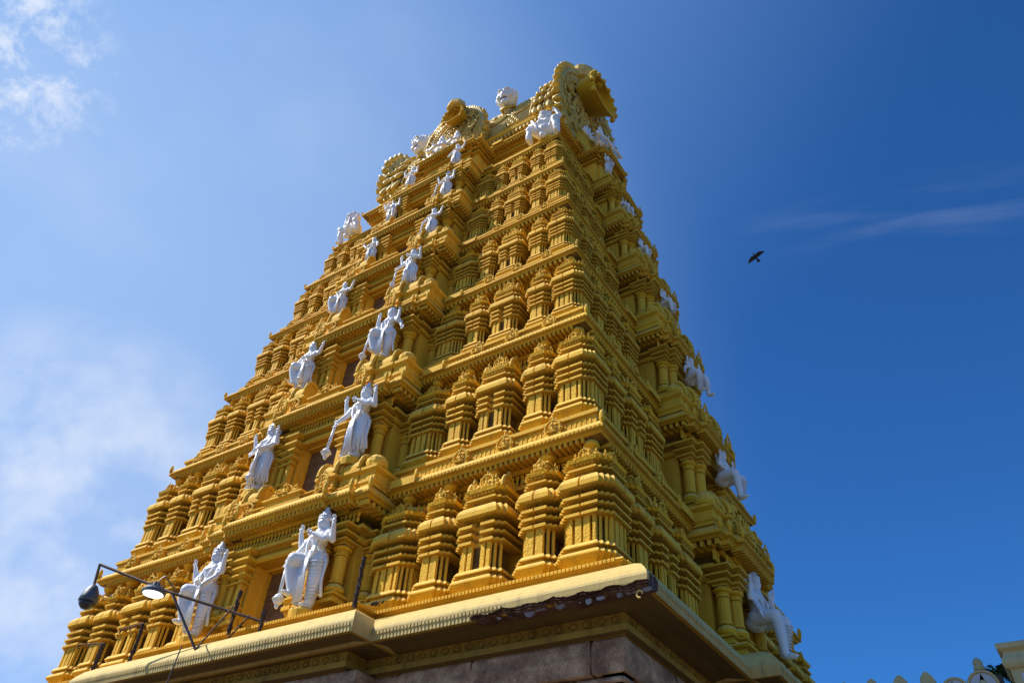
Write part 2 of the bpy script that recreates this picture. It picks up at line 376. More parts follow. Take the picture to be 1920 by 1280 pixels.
def column():
    m = M(); s8 = lambda r: [(r, -r), (r, r), (-r, r), (-r, -r)]
    m.stack(s8(.25), [(0, 0), (0, .1), (-.05, .12), (-.05, .18), (.01, .22), (.01, .28), (-.06, .3)])
    m.lathe([(.17, .29), (.22, .36), (.24, .46), (.2, .56), (.13, .62), (.17, .65), (.17, .69), (.15, .71), (.155, 1.45), (.19, 1.47), (.19, 1.51), (.15, 1.53), (.16, 1.6), (.21, 1.66), (.23, 1.72), (.17, 1.79), (.13, 1.82)], seg=12)
    m.stack(s8(.17), [(0, 1.81), (.0, 1.86), (.09, 1.90), (.09, 1.95), (-.02, 1.98), (-.02, 2.05), (.12, 2.12), (.12, 2.18), (.0, 2.2), (0, 2.27), (.16, 2.36), (.16, 2.42), (.05, 2.44)])
    return m.build('column', [YEL], link=False)
def slim_column():
    m = M(); s8 = lambda r: [(r, -r), (r, r), (-r, r), (-r, -r)]
    m.stack(s8(.14), [(0, 0), (0, .12), (-.03, .14), (-.03, .2), (.03, .3), (.03, .36), (-.05, .38), (-.05, .5), (0, .55), (0, .6), (-.06, .64), (-.06, 1.3), (0, 1.33), (0, 1.38), (-.05, 1.4), (-.05, 1.48),
                      (.04, 1.56), (.04, 1.61), (-.03, 1.64), (-.03, 1.72), (.06, 1.8), (.06, 1.86), (-.02, 1.88), (-.02, 1.95), (.1, 2.05), (.1, 2.12), (0, 2.14), (0, 2.24), (.13, 2.34), (.13, 2.42), (.02, 2.44)])
    return m.build('slim_column', [YEL], link=False)
P_SQ, P_NA, P_OB, P_POT, P_MED, P_COL, P_SLIM = square_pavilion(), narrow_pavilion(), oblong_pavilion(), pot_finial(), medallion(), column(), slim_column()
RZ = {'front': PI, 'right': -PI / 2, 'left': PI / 2, 'back': 0.}
def place(src, name, face, u, v, z, parent, sc=(1, 1, 1), label=None):
    T = dict(FACES)[face]; x, y, zz = T(u, v, z)
    # local +v (mesh +y) must look outward
    rz = {'front': PI, 'right': -PI / 2, 'left': PI / 2, 'back': 0.}[face]
    return inst(src, name, (x, y, zz), parent, rz, sc)

# ------------------------------------------------------------------ cornices and storeys
def bay_poly(face, k, inset=0., inner=1.5):
    L_, D = dims(face, k); w = bayw(face, k); p = BP[k]
    st = [(w, D + p), (w * .84, D + p + .14), (w * .60, D + p + .30)]
    st = [(a - inset, b - inset) for a, b in st]
    half = [(st[2][0], st[2][1]), (st[2][0], st[1][1]), (st[1][0], st[1][1]), (st[1][0], st[0][1]), (st[0][0], st[0][1]), (st[0][0], D - inner)]
    return half + [(-a, b) for a, b in reversed(half)], st
def cornice_profile(s, z, nxt, top):
    """from soffit to the ledge above; offsets from the lip outline"""
    return [(-.75 * s, z - .78 * s), (-.5 * s, z - .75 * s), (-.5 * s, z - .66 * s), (-.74 * s, z - .64 * s), (-.74 * s, z - .39 * s), (-.5 * s, z - .38 * s), (-.44 * s, z - .30 * s),
            (-.10 * s, z - .25 * s), (-.06 * s, z - .20 * s), (-.0, z - .17 * s), (0.0, z - .10 * s), (-.05 * s, z), (-.12 * s, z + .02 * s), (nxt, z + .07 * s), (nxt, z + top - .12 * s), (nxt + .06 * s, z + top - .09 * s), (nxt + .06 * s, z + top), (nxt - .1 * s, z + top + .01)]
def balusters(m, a, b, v, z0, z1, s, pitch):
    n = max(1, int(round((b - a) / pitch))); p = (b - a) / n; h = z1 - z0
    for i in range(n):
        c = a + (i + .5) * p; r = pitch * .36
        m.lathe([(r * .55, 0), (r, h * .25), (r * .5, h * .55), (r * .95, h * .8), (r * .95, h)], (c, v, z0), 5)
def lip_rows(m, a, b, v, z, s, k):
    e = .40 * s
    if k <= 2: row_line(m, a + e, b - e, v - .09 * s, z - .35 * s, z - .235 * s, .30 * s, .055 * s, .13 * s, 0)
    else: row_line(m, a + e, b - e, v - .09 * s, z - .40 * s, z - .24 * s, .34 * s, .09 * s, .19 * s, 0)
    balusters(m, a + .6 * s, b - .6 * s, v - .56 * s, z - .64 * s, z - .39 * s, s, .125 * s)
    if k <= 4: row_line(m, a, b, v + .018, z - .16 * s, z - .105 * s, .04, .05 * s, .095 * s, 0)
# --- parapet of small vaulted shrines on the bay cornice below
def parapet(k, face, T, story):
    kk = k - 1; s_ = SX(kk); pz = Z[kk] - DR[kk] + .1 * s_; _, sp = bay_poly(face, kk, .0); pf = (0, 0, 1.05, 1.24, 1.26, 1.10, .88, .70)[k] / (.76 * s_); m = M(lambda u, v, z, T=T, pz=pz, pf=pf: T(u, v, pz + (z - pz) * (pf if z > pz else 1))); h = BW[k] / 3.08
    inn = .22 * s_
    def blockrow(u0, u1, vf, z, tall):
        q = [(u0, vf - .75), (u1, vf - .75), (u1, vf), (u0, vf)]
        m.stack(q, [(0, z), (0, z + .07), (.03, z + .1), (.03, z + .15), (-.03, z + .17), (-.03, z + .3 * tall), (.05, z + .36 * tall), (.05, z + .42 * tall), (0, z + .43 * tall)], mats=[0, 0, 0, 0, 1, 0, 0, 0])
    t_ = 1.0 * s_
    for sg in (-1, 1):
        # outer round shrine
        uc = sg * (sp[0][0] - .36 * s_); vc = sp[0][1] - .42 * s_
        blockrow(uc - .26 * s_, uc + .26 * s_, vc + .26 * s_, pz, t_)
        m.lathe([(.20 * s_, 0), (.26 * s_, .06 * s_ / pf), (.27 * s_, .16 * s_ / pf), (.25 * s_, .27 * s_ / pf), (.17 * s_, .37 * s_ / pf), (.08 * s_, .42 * s_ / pf), (.02, .44 * s_ / pf)], (uc, vc, pz + .43 * t_), 12, 1)
        # barrel shrine
        u0, u1 = sorted((sg * (sp[1][0] - .15 * s_), sg * (sp[2][0] - .1 * s_))); vf = sp[1][1] - inn - .05
        blockrow(u0, u1, vf, pz, t_); barrel(m, u0 + .02, u1 - .02, vf - .26 * s_, pz + .43 * t_, .25 * s_, .33 * s_)
        for u in (u0 + .02, u1 - .02): m.tube([(u, vf - .26 * s_ + .28 * s_ * math.cos(PI * i / 8), pz + .44 * t_ + .36 * s_ * math.sin(PI * i / 8)) for i in range(9)], .05 * s_, 6, 1)
        u0, u1 = sorted((sg * (sp[2][0] - .12 * s_), sg * (sp[2][0] * .60))); vf = sp[2][1] - inn - .08
        blockrow(u0, u1, vf, pz, t_); barrel(m, u0 + .02, u1 - .02, vf - .26 * s_, pz + .43 * t_, .25 * s_, .33 * s_)
        for u in (u0 + .02, u1 - .02): m.tube([(u, vf - .26 * s_ + .28 * s_ * math.cos(PI * i / 8), pz + .44 * t_ + .36 * s_ * math.sin(PI * i / 8)) for i in range(9)], .055 * s_, 6, 1)
        kudu(m, sg * sp[2][0] * .72, vf + .04, pz + .05, .15 * s_, .1, 1)
        kudu(m, sg * (sp[2][0] - .2 * s_), sp[2][1] - .05 * s_, pz - .04, .17 * s_, .1, 1)
    vf = sp[2][1] - inn; pk = M(lambda u, v, z, T=T, pz=pz: T(u, v, pz + (z - pz) * .72)); mo = m; m = pk
    blockrow(-sp[2][0] * .36, sp[2][0] * .36, vf, pz, t_ * 1.1); kudu(m, 0, vf - .08, pz + .46 * t_, .2 * s_, .2, 1); figurine(m, 0, vf - .02, pz + .45 * t_, .5 * s_, 1)
    for u in (-.34, .34): figurine(m, u * s_, vf - .05, pz + .45 * t_, .36 * s_, 1)
    for sg in (-1, 1):
        u0, u1 = sorted((sg * sp[2][0] * .38, sg * sp[2][0] * .62)); blockrow(u0, u1, vf - .06, pz, t_ * .7)
    o = len(mo.v); mo.v += m.v; mo.f += [[i + o for i in f] for f in m.f]; mo.m += m.m; m = mo
    m.build('parapet', [YEL, YELC], story)
for k in range(1, 8):
    s = SX(k); zb, zt = Z[k - 1], Z[k]; last = (k == 7)
    if k == 1: top_prev = .85
    else: top_prev = .55 * s
    zp = zb + top_prev
    wx, wy = X[k] - .75 * s, Y[k] - .75 * s
    m = M(); m.stack(rect(wx, wy), [(0, zb - .2), (0, zt - .74 * s)])
    # thin pilasters between the pavilions
    for face, T in FACES:
        L_, D = dims(face, k); mm = M(T); n = 12
        for i in range(n):
            u = -L_ + .9 + (2 * L_ - 1.8) * i / (n - 1)
            if abs(u) > bayw(face, k) and not last: mm.box(u - .05, u + .05, D - .75 * s - .05, D - .75 * s + .03, zp, zt - .76 * s)
        o = len(m.v); m.v += mm.v; m.f += [[i + o for i in f] for f in mm.f]; m.m += mm.m
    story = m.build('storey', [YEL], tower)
    # --- main cornice with the ledge of the storey above
    if k < 7:
        s2 = SX(k + 1); nxt = (X[k + 1] + .37 * s2) - X[k]; topn = .55 * s2
    else: nxt = -.5; topn = .35
    m = M(); pr = cornice_profile(s, zt, nxt, topn)
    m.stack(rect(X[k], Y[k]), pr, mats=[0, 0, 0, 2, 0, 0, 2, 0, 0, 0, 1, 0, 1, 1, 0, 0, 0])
    for face, T in FACES:
        L_, D = dims(face, k); mm = M(T); lip_rows(mm, -L_ + .05, L_ - .05, D, zt, s, k)
        if k < 7: row_line(mm, -L_ + .4, L_ - .4, D + nxt + .012, zt + .14 * s, zt + topn - .14 * s, .03, .05 * s, .12 * s, 1)
        # small step where the main cornice meets the bay
        w = bayw(face, k)
        for sg in (-1, 1):
            a, b = sorted((sg * (w + .05), sg * (w + .75 * s)))
            mm.box(a, b, D - .3, D + .07, zt - .17 * s, zt + .035); mm.ell((sg * (w + .72 * s), D, zt + .08 * s), (.06 * s, .05 * s, .14 * s), 6, 5, 1)
            mm.ell((sg * (L_ - .02), D - .02, zt + .07 * s), (.06 * s, .06 * s, .17 * s), 6, 5, 1)
        o = len(m.v); m.v += mm.v; m.f += [[i + o for i in f] for f in mm.f]; m.m += mm.m
    m.build('cornice', [YEL, YELC, SHADE], story)
    if last: STORY7 = story
    # --- plinth of the first storey is built with the eave; here: bays
    for face, T in FACES:
        L_, D = dims(face, k); w = bayw(face, k); zl = zt - DR[k]; fr = face in ('front', 'back')
        poly, st = bay_poly(face, k)
        m = M(T)
        if k < 7: tn = .5 * s
        else: tn = .25
        m.stack(poly, [(-.62 * s, zl - .78 * s), (-.42 * s, zl - .75 * s), (-.42 * s, zl - .66 * s), (-.62 * s, zl - .64 * s), (-.62 * s, zl - .39 * s), (-.42 * s, zl - .38 * s), (-.36 * s, zl - .30 * s),
                       (-.10 * s, zl - .25 * s), (-.05 * s, zl - .2 * s), (-.0, zl - .17 * s), (0, zl - .10 * s), (-.05 * s, zl), (-.12 * s, zl + .02 * s), (-.16 * s, zl + .12 * s), (-.3 * s, zl + .14 * s), (-.3 * s, zl + tn * .5)],
                mats=[0, 0, 0, 2, 0, 0, 2, 0, 0, 0, 1, 0, 1, 0, 0])
        segs = [(-st[2][0], st[2][0], st[2][1]), (st[2][0], st[1][0], st[1][1]), (-st[1][0], -st[2][0], st[1][1]), (st[1][0], st[0][0], st[0][1]), (-st[0][0], -st[1][0], st[0][1])]
        for a, b, v in segs:
            ea = .40 * s if abs(a + st[0][0]) < 1e-6 else .02; eb = .40 * s if abs(b - st[0][0]) < 1e-6 else .02
            if k <= 2: row_line(m, a + ea, b - eb, v - .09 * s, zl - .35 * s, zl - .235 * s, .26 * s, .055 * s, .13 * s)
            else: row_line(m, a + ea, b - eb, v - .09 * s, zl - .40 * s, zl - .24 * s, .28 * s, .085 * s, .18 * s)
            if b - a - ea - eb > .15: balusters(m, a + ea, b - eb, v - .48 * s, zl - .64 * s, zl - .39 * s, s, .12 * s)
            if k < 5: row_line(m, a, b, v + .018, zl - .16 * s, zl - .105 * s, .04, .05 * s, .095 * s)
        for sg in (-1, 1):
            for q in range(3): m.ell((sg * (st[q][0] - .02), st[q][1] - .02, zl + .06 * s), (.06 * s, .06 * s, .16 * s), 6, 5, 1)
        # dentils along the returns
        mr = M(lambda a, b, z, T=T: T(b, a, z))
        for sg in (-1, 1):
            n = int((BP[k] + .3) / (.18 * s))
            for i in range(n):
                v = D + BP[k] - .14 - i * .18 * s; a, b = sorted((sg * (w - .12 * s), sg * (w - .42 * s)))
                m.box(a, b, v - .085 * s, v, zl - .385 * s, zl - .243 * s)
        m.build('bay_cornice', [YEL, YELC, SHADE], story)
        # --- bay walls with the doorway
        if last:
            m = M(T); pw, st2 = bay_poly(face, k, .62 * s); m.stack(pw, [(0, zb - .1), (0, zl - .74 * s)]); m.build('bay_wall', [YEL, YELC], story); parapet(k, face, T, story)
            continue
        m = M(T)
        z0 = zb + (.8 if k == 1 else .1); zdoor = zl - 1.0 * s; dw = (.86 if fr else .6) * (BW[k] / 3.08); 
        W = [(w - .62 * s, st[0][1] - .62 * s), (w * .84 - .62 * s, st[1][1] - .62 * s), (w * .60 - .62 * s, st[2][1] - .62 * s)]
        W[2] = (max(W[2][0], dw + .12), W[2][1]); W[1] = (max(W[1][0], W[2][0] + .1), W[1][1]); W[0] = (max(W[0][0], W[1][0] + .1), W[0][1])
        vin = D - 1.0 * s
        full = [(W[2][0], W[2][1]), (W[2][0], W[1][1]), (W[1][0], W[1][1]), (W[1][0], W[0][1]), (W[0][0], W[0][1]), (W[0][0], vin)]
        full = full + [(-a, b) for a, b in reversed(full)]
        m.stack(full, [(0, zdoor), (0, zl - .74 * s)])
        m.stack(full, [(.06, zdoor - .02), (.1, zdoor + .03), (.1, zdoor + .1), (.02, zdoor + .12), (.02, zdoor + .2), (.08, zdoor + .24), (.08, zdoor + .29), (0, zdoor + .3)])
        for sg in (-1, 1):
            half = [(dw, vin), (dw, W[2][1]), (W[2][0], W[2][1]), (W[2][0], W[1][1]), (W[1][0], W[1][1]), (W[1][0], W[0][1]), (W[0][0], W[0][1]), (W[0][0], vin)]
            m.stack([(sg * a, b) for a, b in half], [(0, z0), (0, zdoor)])
            m.stack([(sg * a, b) for a, b in half], [(.10, z0), (.10, z0 + .22 * s), (.03, z0 + .26 * s), (.03, z0 + .34 * s), (.12, z0 + .42 * s), (.12, z0 + .5 * s), (.0, z0 + .52 * s)], fac=[0, 1, 1, 1, 1, 1, 1, 0])
        # inner frame of the doorway
        dv = W[2][1] - ((.42 if k == 1 else .25) if fr else .7) * s
        for sg in (-1, 1):
            a, b = sorted((sg * (dw + .01), sg * (dw - .08))); m.box(a, b, dv - .06, dv + .12, z0, zdoor - .002)
        m.box(-dw + .08, dw - .08, dv - .06, dv + .12, zdoor - .09, zdoor - .003)
        m.box(-dw - .02, dw + .02, vin - .02, dv - .3, z0, zdoor - .005, 2)  # near-black block painting the doorway's depth as unlit
        m.build('bay_wall', [YEL, YELC, DARK], story)
        # door leaf of boards
        m = M(T); nb = 5
        for i in range(nb):
            a = -dw + .08 + (2 * dw - .08) * i / nb; b = -dw + .08 + (2 * dw - .08) * (i + 1) / nb
            m.box(a + .006, b - .006, dv - .12, dv - .06, z0, zdoor - .09)
        for i in range(6):
            zz = z0 + (zdoor - .3 - z0) * i / 6 + .1; m.box(-dw + .08, dw - .08, dv - .06, dv - .04, zz, zz + .03)
        if face == 'front': m.build('door', [DOOR], story)
        # columns
        if face in ('front', 'right'):
            ch = (zdoor + .32 - z0 - .45 * s) / 2.44; h = BW[k] / 3.08
            us = [(W[0][0] - .22 * h, W[0][1] + .26 * h), (W[1][0] - .24 * h, W[1][1] + .26 * h)]
            if not fr: us = [(W[0][0] - .08 * h, W[0][1] + .26 * h), (W[1][0] - .1 * h, W[1][1] + .3 * h)]
            for sg in (-1, 1):
                for (u, v) in us: place(P_COL, 'column', face, sg * u, v, z0 + .45 * s, story, (h, h, ch))
                if fr:
                    place(P_COL, 'column', face, sg * (W[0][0] + .12 * h), D - .35 * s, z0 + .45 * s, story, (h, h, ch))
                    place(P_SLIM, 'slim_column', face, sg * (dw + .15 * h), W[2][1] + .12 * h, z0 + .45 * s, story, (h, h, ch))
                    place(P_SLIM, 'slim_column', face, sg * (dw + .46 * h), W[2][1] + .10 * h, z0 + .45 * s, story, (h, h, ch))
        if k > 1: parapet(k, face, T, story)
    if last: continue
    # --- pavilions
    hx = (X[k] - BW[k]) / 5.92; Hh = (zt - .2 * s - zp) / 3.3
    v0f, v0r = Y[k] - .43 * hx, X[k] - .43 * hx
    c0 = .43 * hx; PS = .84
    us = [8.6, 7.45, 6.0, 4.75, 3.5]; kinds = [P_SQ, P_NA, P_OB, P_NA, P_SQ]
    def put(src, face, u, v):
        cor = src is P_SQ and abs(abs(u) - (dims(face, k)[0] - c0)) < .01; sx_ = .93 if cor else 1.; place(src, src.name, face, u, v, zp, story, (hx * sx_, hx * (.93 if cor else .82), Hh))
        if k <= 4 or src is not P_NA: place(P_POT, 'pot_finial', face, u + 0.0, v + .12 * hx, zp + 2.92 * Hh, story, (hx * .9, hx * .9, Hh * .84))
    for sg in (-1, 1):
        for u, src in zip(us, kinds):
            uu = X[k] - (9.0 - u) * hx
            if u == 8.6: uu = X[k] - c0
            put(src, 'front', sg * uu, v0f)
    bwr = bayw('right', k); lr = Y[k] - c0 - .62 * hx; span = lr - bwr
    # right face: narrow, oblong, square between corner and bay
    fr_ = [(.14, P_NA), (.47, P_OB), (.82, P_SQ)]
    for sg in (-1, 1):
        for f_, src in fr_:
            u = sg * (lr - span * f_)
            hh = hx * min(1., span / (3.35 * hx)); place(src, src.name, 'right', u, v0r, zp, story, (hh * .98, hx * .82, Hh))
    put(P_SQ, 'right', (Y[k] - c0), v0r)
    # medallions on the ledge in front of the pavilions
    if k > 1:
        zmed = Z[k - 1] + .06 * s; vf = Y[k - 1] - .13 * s
        for sg in (-1, 1):
            for u in (7.95, 6.55, 5.2):
                uu = (BW[k] + (u - 3.08) * hx) * (X[k - 1] / X[k]) ** .5
                place(P_MED, 'arch_medallion', 'front', sg * uu, vf, zmed, story, (s, s, s))
        for u in (-.50, -.72): place(P_MED, 'arch_medallion', 'right', Y[k - 1] * u, X[k - 1] - .13 * s, zmed, story, (s, s, s))

# ------------------------------------------------------------------ the big eave and the stone base
EPROF = [(.10, -4.90), (.22, -4.88), (.22, -4.77), (.13, -4.75), (.13, -4.545), (.22, -4.53), (.45, -4.49), (.86, -4.56), (.93, -4.56), (.955, -4.46), (.965, -4.36), (.95, -4.31), (.90, -4.22), (.78, -4.08), (.55, -3.93), (.30, -3.85), (.14, -3.83), (.14, -3.80),
         (.06, -3.79), (.06, -3.64), (.13, -3.60), (.16, -3.56), (.13, -3.52), (.0, -3.50)]
FRZ = paint('shaded_frieze_paint', (.30, .17, .02), (.40, .23, .03), (.5, .33, .08), (.08, .05, .02), stain=.7, under=.8)  # darker yellow, the shade below the eave put into its colour
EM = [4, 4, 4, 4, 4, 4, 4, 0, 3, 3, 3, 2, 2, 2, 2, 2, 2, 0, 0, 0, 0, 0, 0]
eave_root = None
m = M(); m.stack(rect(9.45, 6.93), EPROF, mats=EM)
for face, T in FACES:
    L_, D = (9.45, 6.93) if face in ('front', 'back') else (6.93, 9.45); mm = M(T)
    row_line(mm, -L_, L_, D + .175, -3.60, -3.53, .06, .055, .085, 0)
    row_line(mm, -L_, L_, D + .085, -3.76, -3.67, .05, .045, .09, 0)
    row_line(mm, -L_ - .8, (L_ + .8) if face != 'front' else 7.6, D + .975, -4.45, -4.385, .04, .05, .085, 3)
    row_line(mm, -L_ - .8, (L_ + .8) if face != 'front' else 7.6, D + .95, -4.56, -4.475, .04, .05, .085, 3)
    # lozenges and rosettes in the frieze
    u = -L_ + .1; i = 0
    while u < L_:
        if i % 2: mm.lathe([(.1, 0), (.1, .03), (.07, .035), (.03, .05)], (0, 0, 0), 4) if 0 else None
        r = .082 if i % 2 else .07
        n = 10 if i % 2 else 4
        ring = [(u + r * (1.3 if i % 2 == 0 else 1.) * math.cos(2 * PI * j / n), D + .14, -4.648 + r * math.sin(2 * PI * j / n)) for j in range(n + 1)]
        mm.tube(ring, .014, 5, 4); 
        if i % 2: mm.ell((u, D + .13, -4.648), (.06, .035, .06), 7, 5, 4)
        u += .28; i += 1
    o = len(m.v); m.v += mm.v; m.f += [[i + o for i in f] for f in mm.f]; m.m += mm.m
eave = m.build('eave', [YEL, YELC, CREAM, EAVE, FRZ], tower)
BEX, BED = 3.64, 7.5
for face, T in FACES[:3]:
    fr = face in ('front', 'back'); bx, bd = (BEX, BED) if fr else (2.3, 10.02)
    m = M(T); poly = [(bx, bd), (-bx, bd), (-bx, bd - 1.4), (bx, bd - 1.4)]
    up = [(o, z + .004) for o, z in EPROF]
    m.stack(poly, up, mats=EM)
    row_line(m, -bx - .1, bx + .1, bd + .175, -3.596, -3.526, .06, .055, .085, 0)
    row_line(m, -bx, bx, bd + .085, -3.756, -3.666, .05, .045, .09, 0)
    row_line(m, -bx - .9, bx + .9, bd + .975, -4.446, -4.381, .04, .05, .085, 3)
    row_line(m, -bx - .9, bx + .9, bd + .95, -4.556, -4.471, .04, .05, .085, 3)
    u = -bx + .1; i = 0
    while u < bx:
        r = .082 if i % 2 else .07; n = 10 if i % 2 else 4
        m.tube([(u + r * (1.3 if i % 2 == 0 else 1.) * math.cos(2 * PI * j / n), bd + .14, -4.648 + r * math.sin(2 * PI * j / n)) for j in range(n + 1)], .014, 5, 4)
        if i % 2: m.ell((u, bd + .13, -4.648), (.06, .035, .06), 7, 5, 4)
        u += .28; i += 1
    m.build('bay_eave', [YEL, YELC, CREAM, EAVE, FRZ], eave)
# broken stretch of the eave edge: crumbled dark underlayer with flaking whitewash
m = M(); rr = random.Random(3)
nu, nz = 74, 6; grid = []
for i in range(nu + 1):
    u = 6.95 + (10.43 - 6.95) * i / nu; e = min(1, i / 14); top = -4.50 + .04 * e + .02 * math.sin(i * .55) + rr.uniform(-.012, .012); bot = -4.565 - .022 * e * (1 + math.sin(i * .31)) + rr.uniform(-.018, .018)
    grid.append([(u + rr.uniform(-.012, .012), -(7.907 + ((.02 if j % 2 else -.03) + rr.uniform(-.014, .012) if 0 < j < nz else (-.10 if j == 0 else -.02))), top + (bot - top) * (j / nz) + rr.uniform(-.006, .006)) for j in range(nz + 1)] + [(u, -7.6, bot + .01), (u, -7.6, top + .05)])
w_ = nz + 3; vs = [p for c in grid for p in c]
m.add(vs, [(i * w_ + j, i * w_ + (j + 1) % w_, (i + 1) * w_ + (j + 1) % w_, (i + 1) * w_ + j) for i in range(nu) for j in range(w_)] + [list(range(w_)), list(range(nu * w_, (nu + 1) * w_))])
u = 7.25
while u < 10.3:
    w = rr.uniform(.05, .22); d = rr.uniform(.02, .10); n = 5; vs = []
    for i in range(n):
        a = u + w * i / (n - 1); vs += [(a, -7.88 + rr.uniform(0, .02), -4.585), (a, -7.85, -4.60 - d * math.sin(PI * (i + .5) / n) * rr.uniform(.5, 1.1)), (a, -7.82, -4.60 - d * .4), (a, -7.80, -4.585)]
    m.add(vs, [(i * 4 + j, i * 4 + (j + 1) % 4, i * 4 + 4 + (j + 1) % 4, i * 4 + 4 + j) for i in range(n - 1) for j in range(4)] + [(0, 1, 2, 3), (n * 4 - 4, n * 4 - 3, n * 4 - 2, n * 4 - 1)], 1 if rr.random() < .7 else 0)
    u += w + rr.uniform(.0, .28)
u = 7.8
while u > 7.55:
    m.hexa([(10.43, -u, -4.54), (10.43, -u + .13, -4.53), (10.2, -u + .13, -4.54), (10.2, -u, -4.54)], [(10.45, -u, -4.34), (10.44, -u + .13, -4.36), (10.2, -u + .13, -4.24), (10.2, -u, -4.22)], 0); u -= .13
m.tube([(10.25 + .05 * math.cos(a), -7.86, -4.67 + .06 * math.sin(a)) for a in [2 * PI * i / 10 for i in range(9)]], .018, 6, 2)
m.build('broken_edge', [BROWN, FLAKE, CREAM], eave)
# stone base
def block_course(m, T, a, b, v, z0, z1, w, d=.5, seed=0, bul=.0):
    rr = random.Random(seed); u = a
    while u < b - .05:
        ww = min(w * rr.uniform(.75, 1.35), b - u); 
        if b - (u + ww) < .5: ww = b - u
        j = rr.uniform(-.015, .015); g = .022
        mm = M(T); mm.stack([(u + g, v - d), (u + ww - g, v - d), (u + ww - g, v + j), (u + g, v + j)], [(-.03, z0 + g), (0, z0 + .04), (bul, (z0 + z1) / 2), (0, z1 - .05), (-.03, z1 - .005)])
        o = len(m.v); m.v += mm.v; m.f += [[i + o for i in f] for f in mm.f]; m.m += mm.m
        u += ww
m = M(); m.stack(rect(9.2, 6.7), [(0, -11.7), (0, -4.92)]); m.stack([(-3.9, -7.1), (3.9, -7.1), (3.9, 7.1), (-3.9, 7.1)], [(0, -11.7), (0, -4.925)])
m.stack([(-9.75, -2.3), (9.75, -2.3), (9.75, 2.3), (-9.75, 2.3)], [(0, -11.7), (0, -4.93)])
for face, T in FACES[:3]:
    fr = face == 'front'; L_, D = (9.55, 7.03) if fr else (7.03, 9.55)
    block_course(m, T, -L_, L_, D, -5.52, -4.905, 2.0, seed=4 if fr else 9, bul=.03)
    block_course(m, T, -L_ + .08, L_ - .08, D - .07, -5.64, -5.52, 3.2, seed=5)
    block_course(m, T, -L_ + .2, L_ - .2, D - .24, -6.7, -5.65, 1.2, d=.45, seed=6)
    z = -6.7; sd = 20
    while z > -11.5: block_course(m, T, -L_ + .15, L_ - .15, D - .2, max(z - .8, -11.7), z, 1.7, seed=sd); z -= .8; sd += 1
    bx, bd = (4.1, 7.62) if fr else (2.6, 10.12)
    block_course(m, T, -bx, bx, bd, -5.52, -4.91, 1.7, d=1., seed=33, bul=.03)
    block_course(m, T, -bx + .2, bx - .2, bd - .2, -6.7, -5.525, 1.2, d=1., seed=36)
    z = -6.7
    while z > -11.5: block_course(m, T, -bx + .15, bx - .15, bd - .15, max(z - .8, -11.7), z, 1.7, d=.9, seed=sd); z -= .8; sd += 1
base = m.build('stone_base', [STONE], tower)
m = M()
for face, T in FACES[:2]:
    L_, D = (9.55, 7.03) if face == 'front' else (7.03, 9.55); mm = M(T); u = -L_ + .5
    while u < L_ - .3:
        for sg in (-1, 1):
            for r in (.19, .12, .05):
                mm.tube([(u + sg * (.24 - .0) + r * math.cos(a) * 1., D - .2, -6.0 + r * 1.4 * math.sin(a)) for a in [PI * (-.3 + 1.6 * i / 9) * sg for i in range(10)]], .03, 5)
        for j in range(3): mm.ell((u + (j - 1) * .1, D - .18, -5.95 + .05 * (j == 1)), (.045, .06, .13), 6, 5)
        u += 1.15
    mm.stack([(L_ - .3, D - .4), (L_ - .02, D - .4), (L_ - .02, D - .08), (L_ - .3, D - .08)], [(0, -6.9), (0, -5.75)])
    o = len(m.v); m.v += mm.v; m.f += [[i + o for i in f] for f in mm.f]; m.m += mm.m
m.build('scroll_relief', [STONE], base)

# ------------------------------------------------------------------ roof
ZR = 20.75
m = M(); m.stack(rect(4.75, 2.7), [(0, 19.2), (0, 19.7), (.25, 19.8), (.3, 19.9), (.1, 19.95), (.05, 20.1), (.18, 20.2), (.38, 20.35), (.42, 20.5), (.36, 20.62), (.2, 20.66), (.2, 20.75)], mats=[1] * 11)
for face, T in FACES:
    L_, D = (4.75, 2.7) if face in ('front', 'back') else (2.7, 4.75); mm = M(T)
    row_line(mm, -L_, L_, D + .36, 20.12, 20.3, .3, .09, .2, 0)
    row_line(mm, -L_, L_, D + .12, 19.78, 19.7, .2, .08, .2, 0)
    o = len(m.v); m.v += mm.v; m.f += [[i + o for i in f] for f in mm.f]; m.m += mm.m
neck = m.build('roof_neck', [GOLD, YELC], tower)
A_, B_ = 2.95, 4.6
def rp(a, grow=1.): return (A_ * grow * math.cos(a), ZR + B_ * grow * math.sin(a))
m = M(); seg = 28; n = seg + 1
prof = [rp(PI * i / seg) for i in range(n)]
vs = [(-4.9, y, z) for y, z in prof] + [(4.9, y, z) for y, z in prof]
m.add(vs, [(i, i + 1, i + 1 + n, i + n) for i in range(seg)] + [list(range(n)), list(range(2 * n - 1, n - 1, -1)), (0, n, 2 * n - 1, n - 1)], 0)
roof = m.build('roof', [CREAM], tower, smooth=False)
for p in roof.data.polygons: p.use_smooth = len(p.vertices) == 4
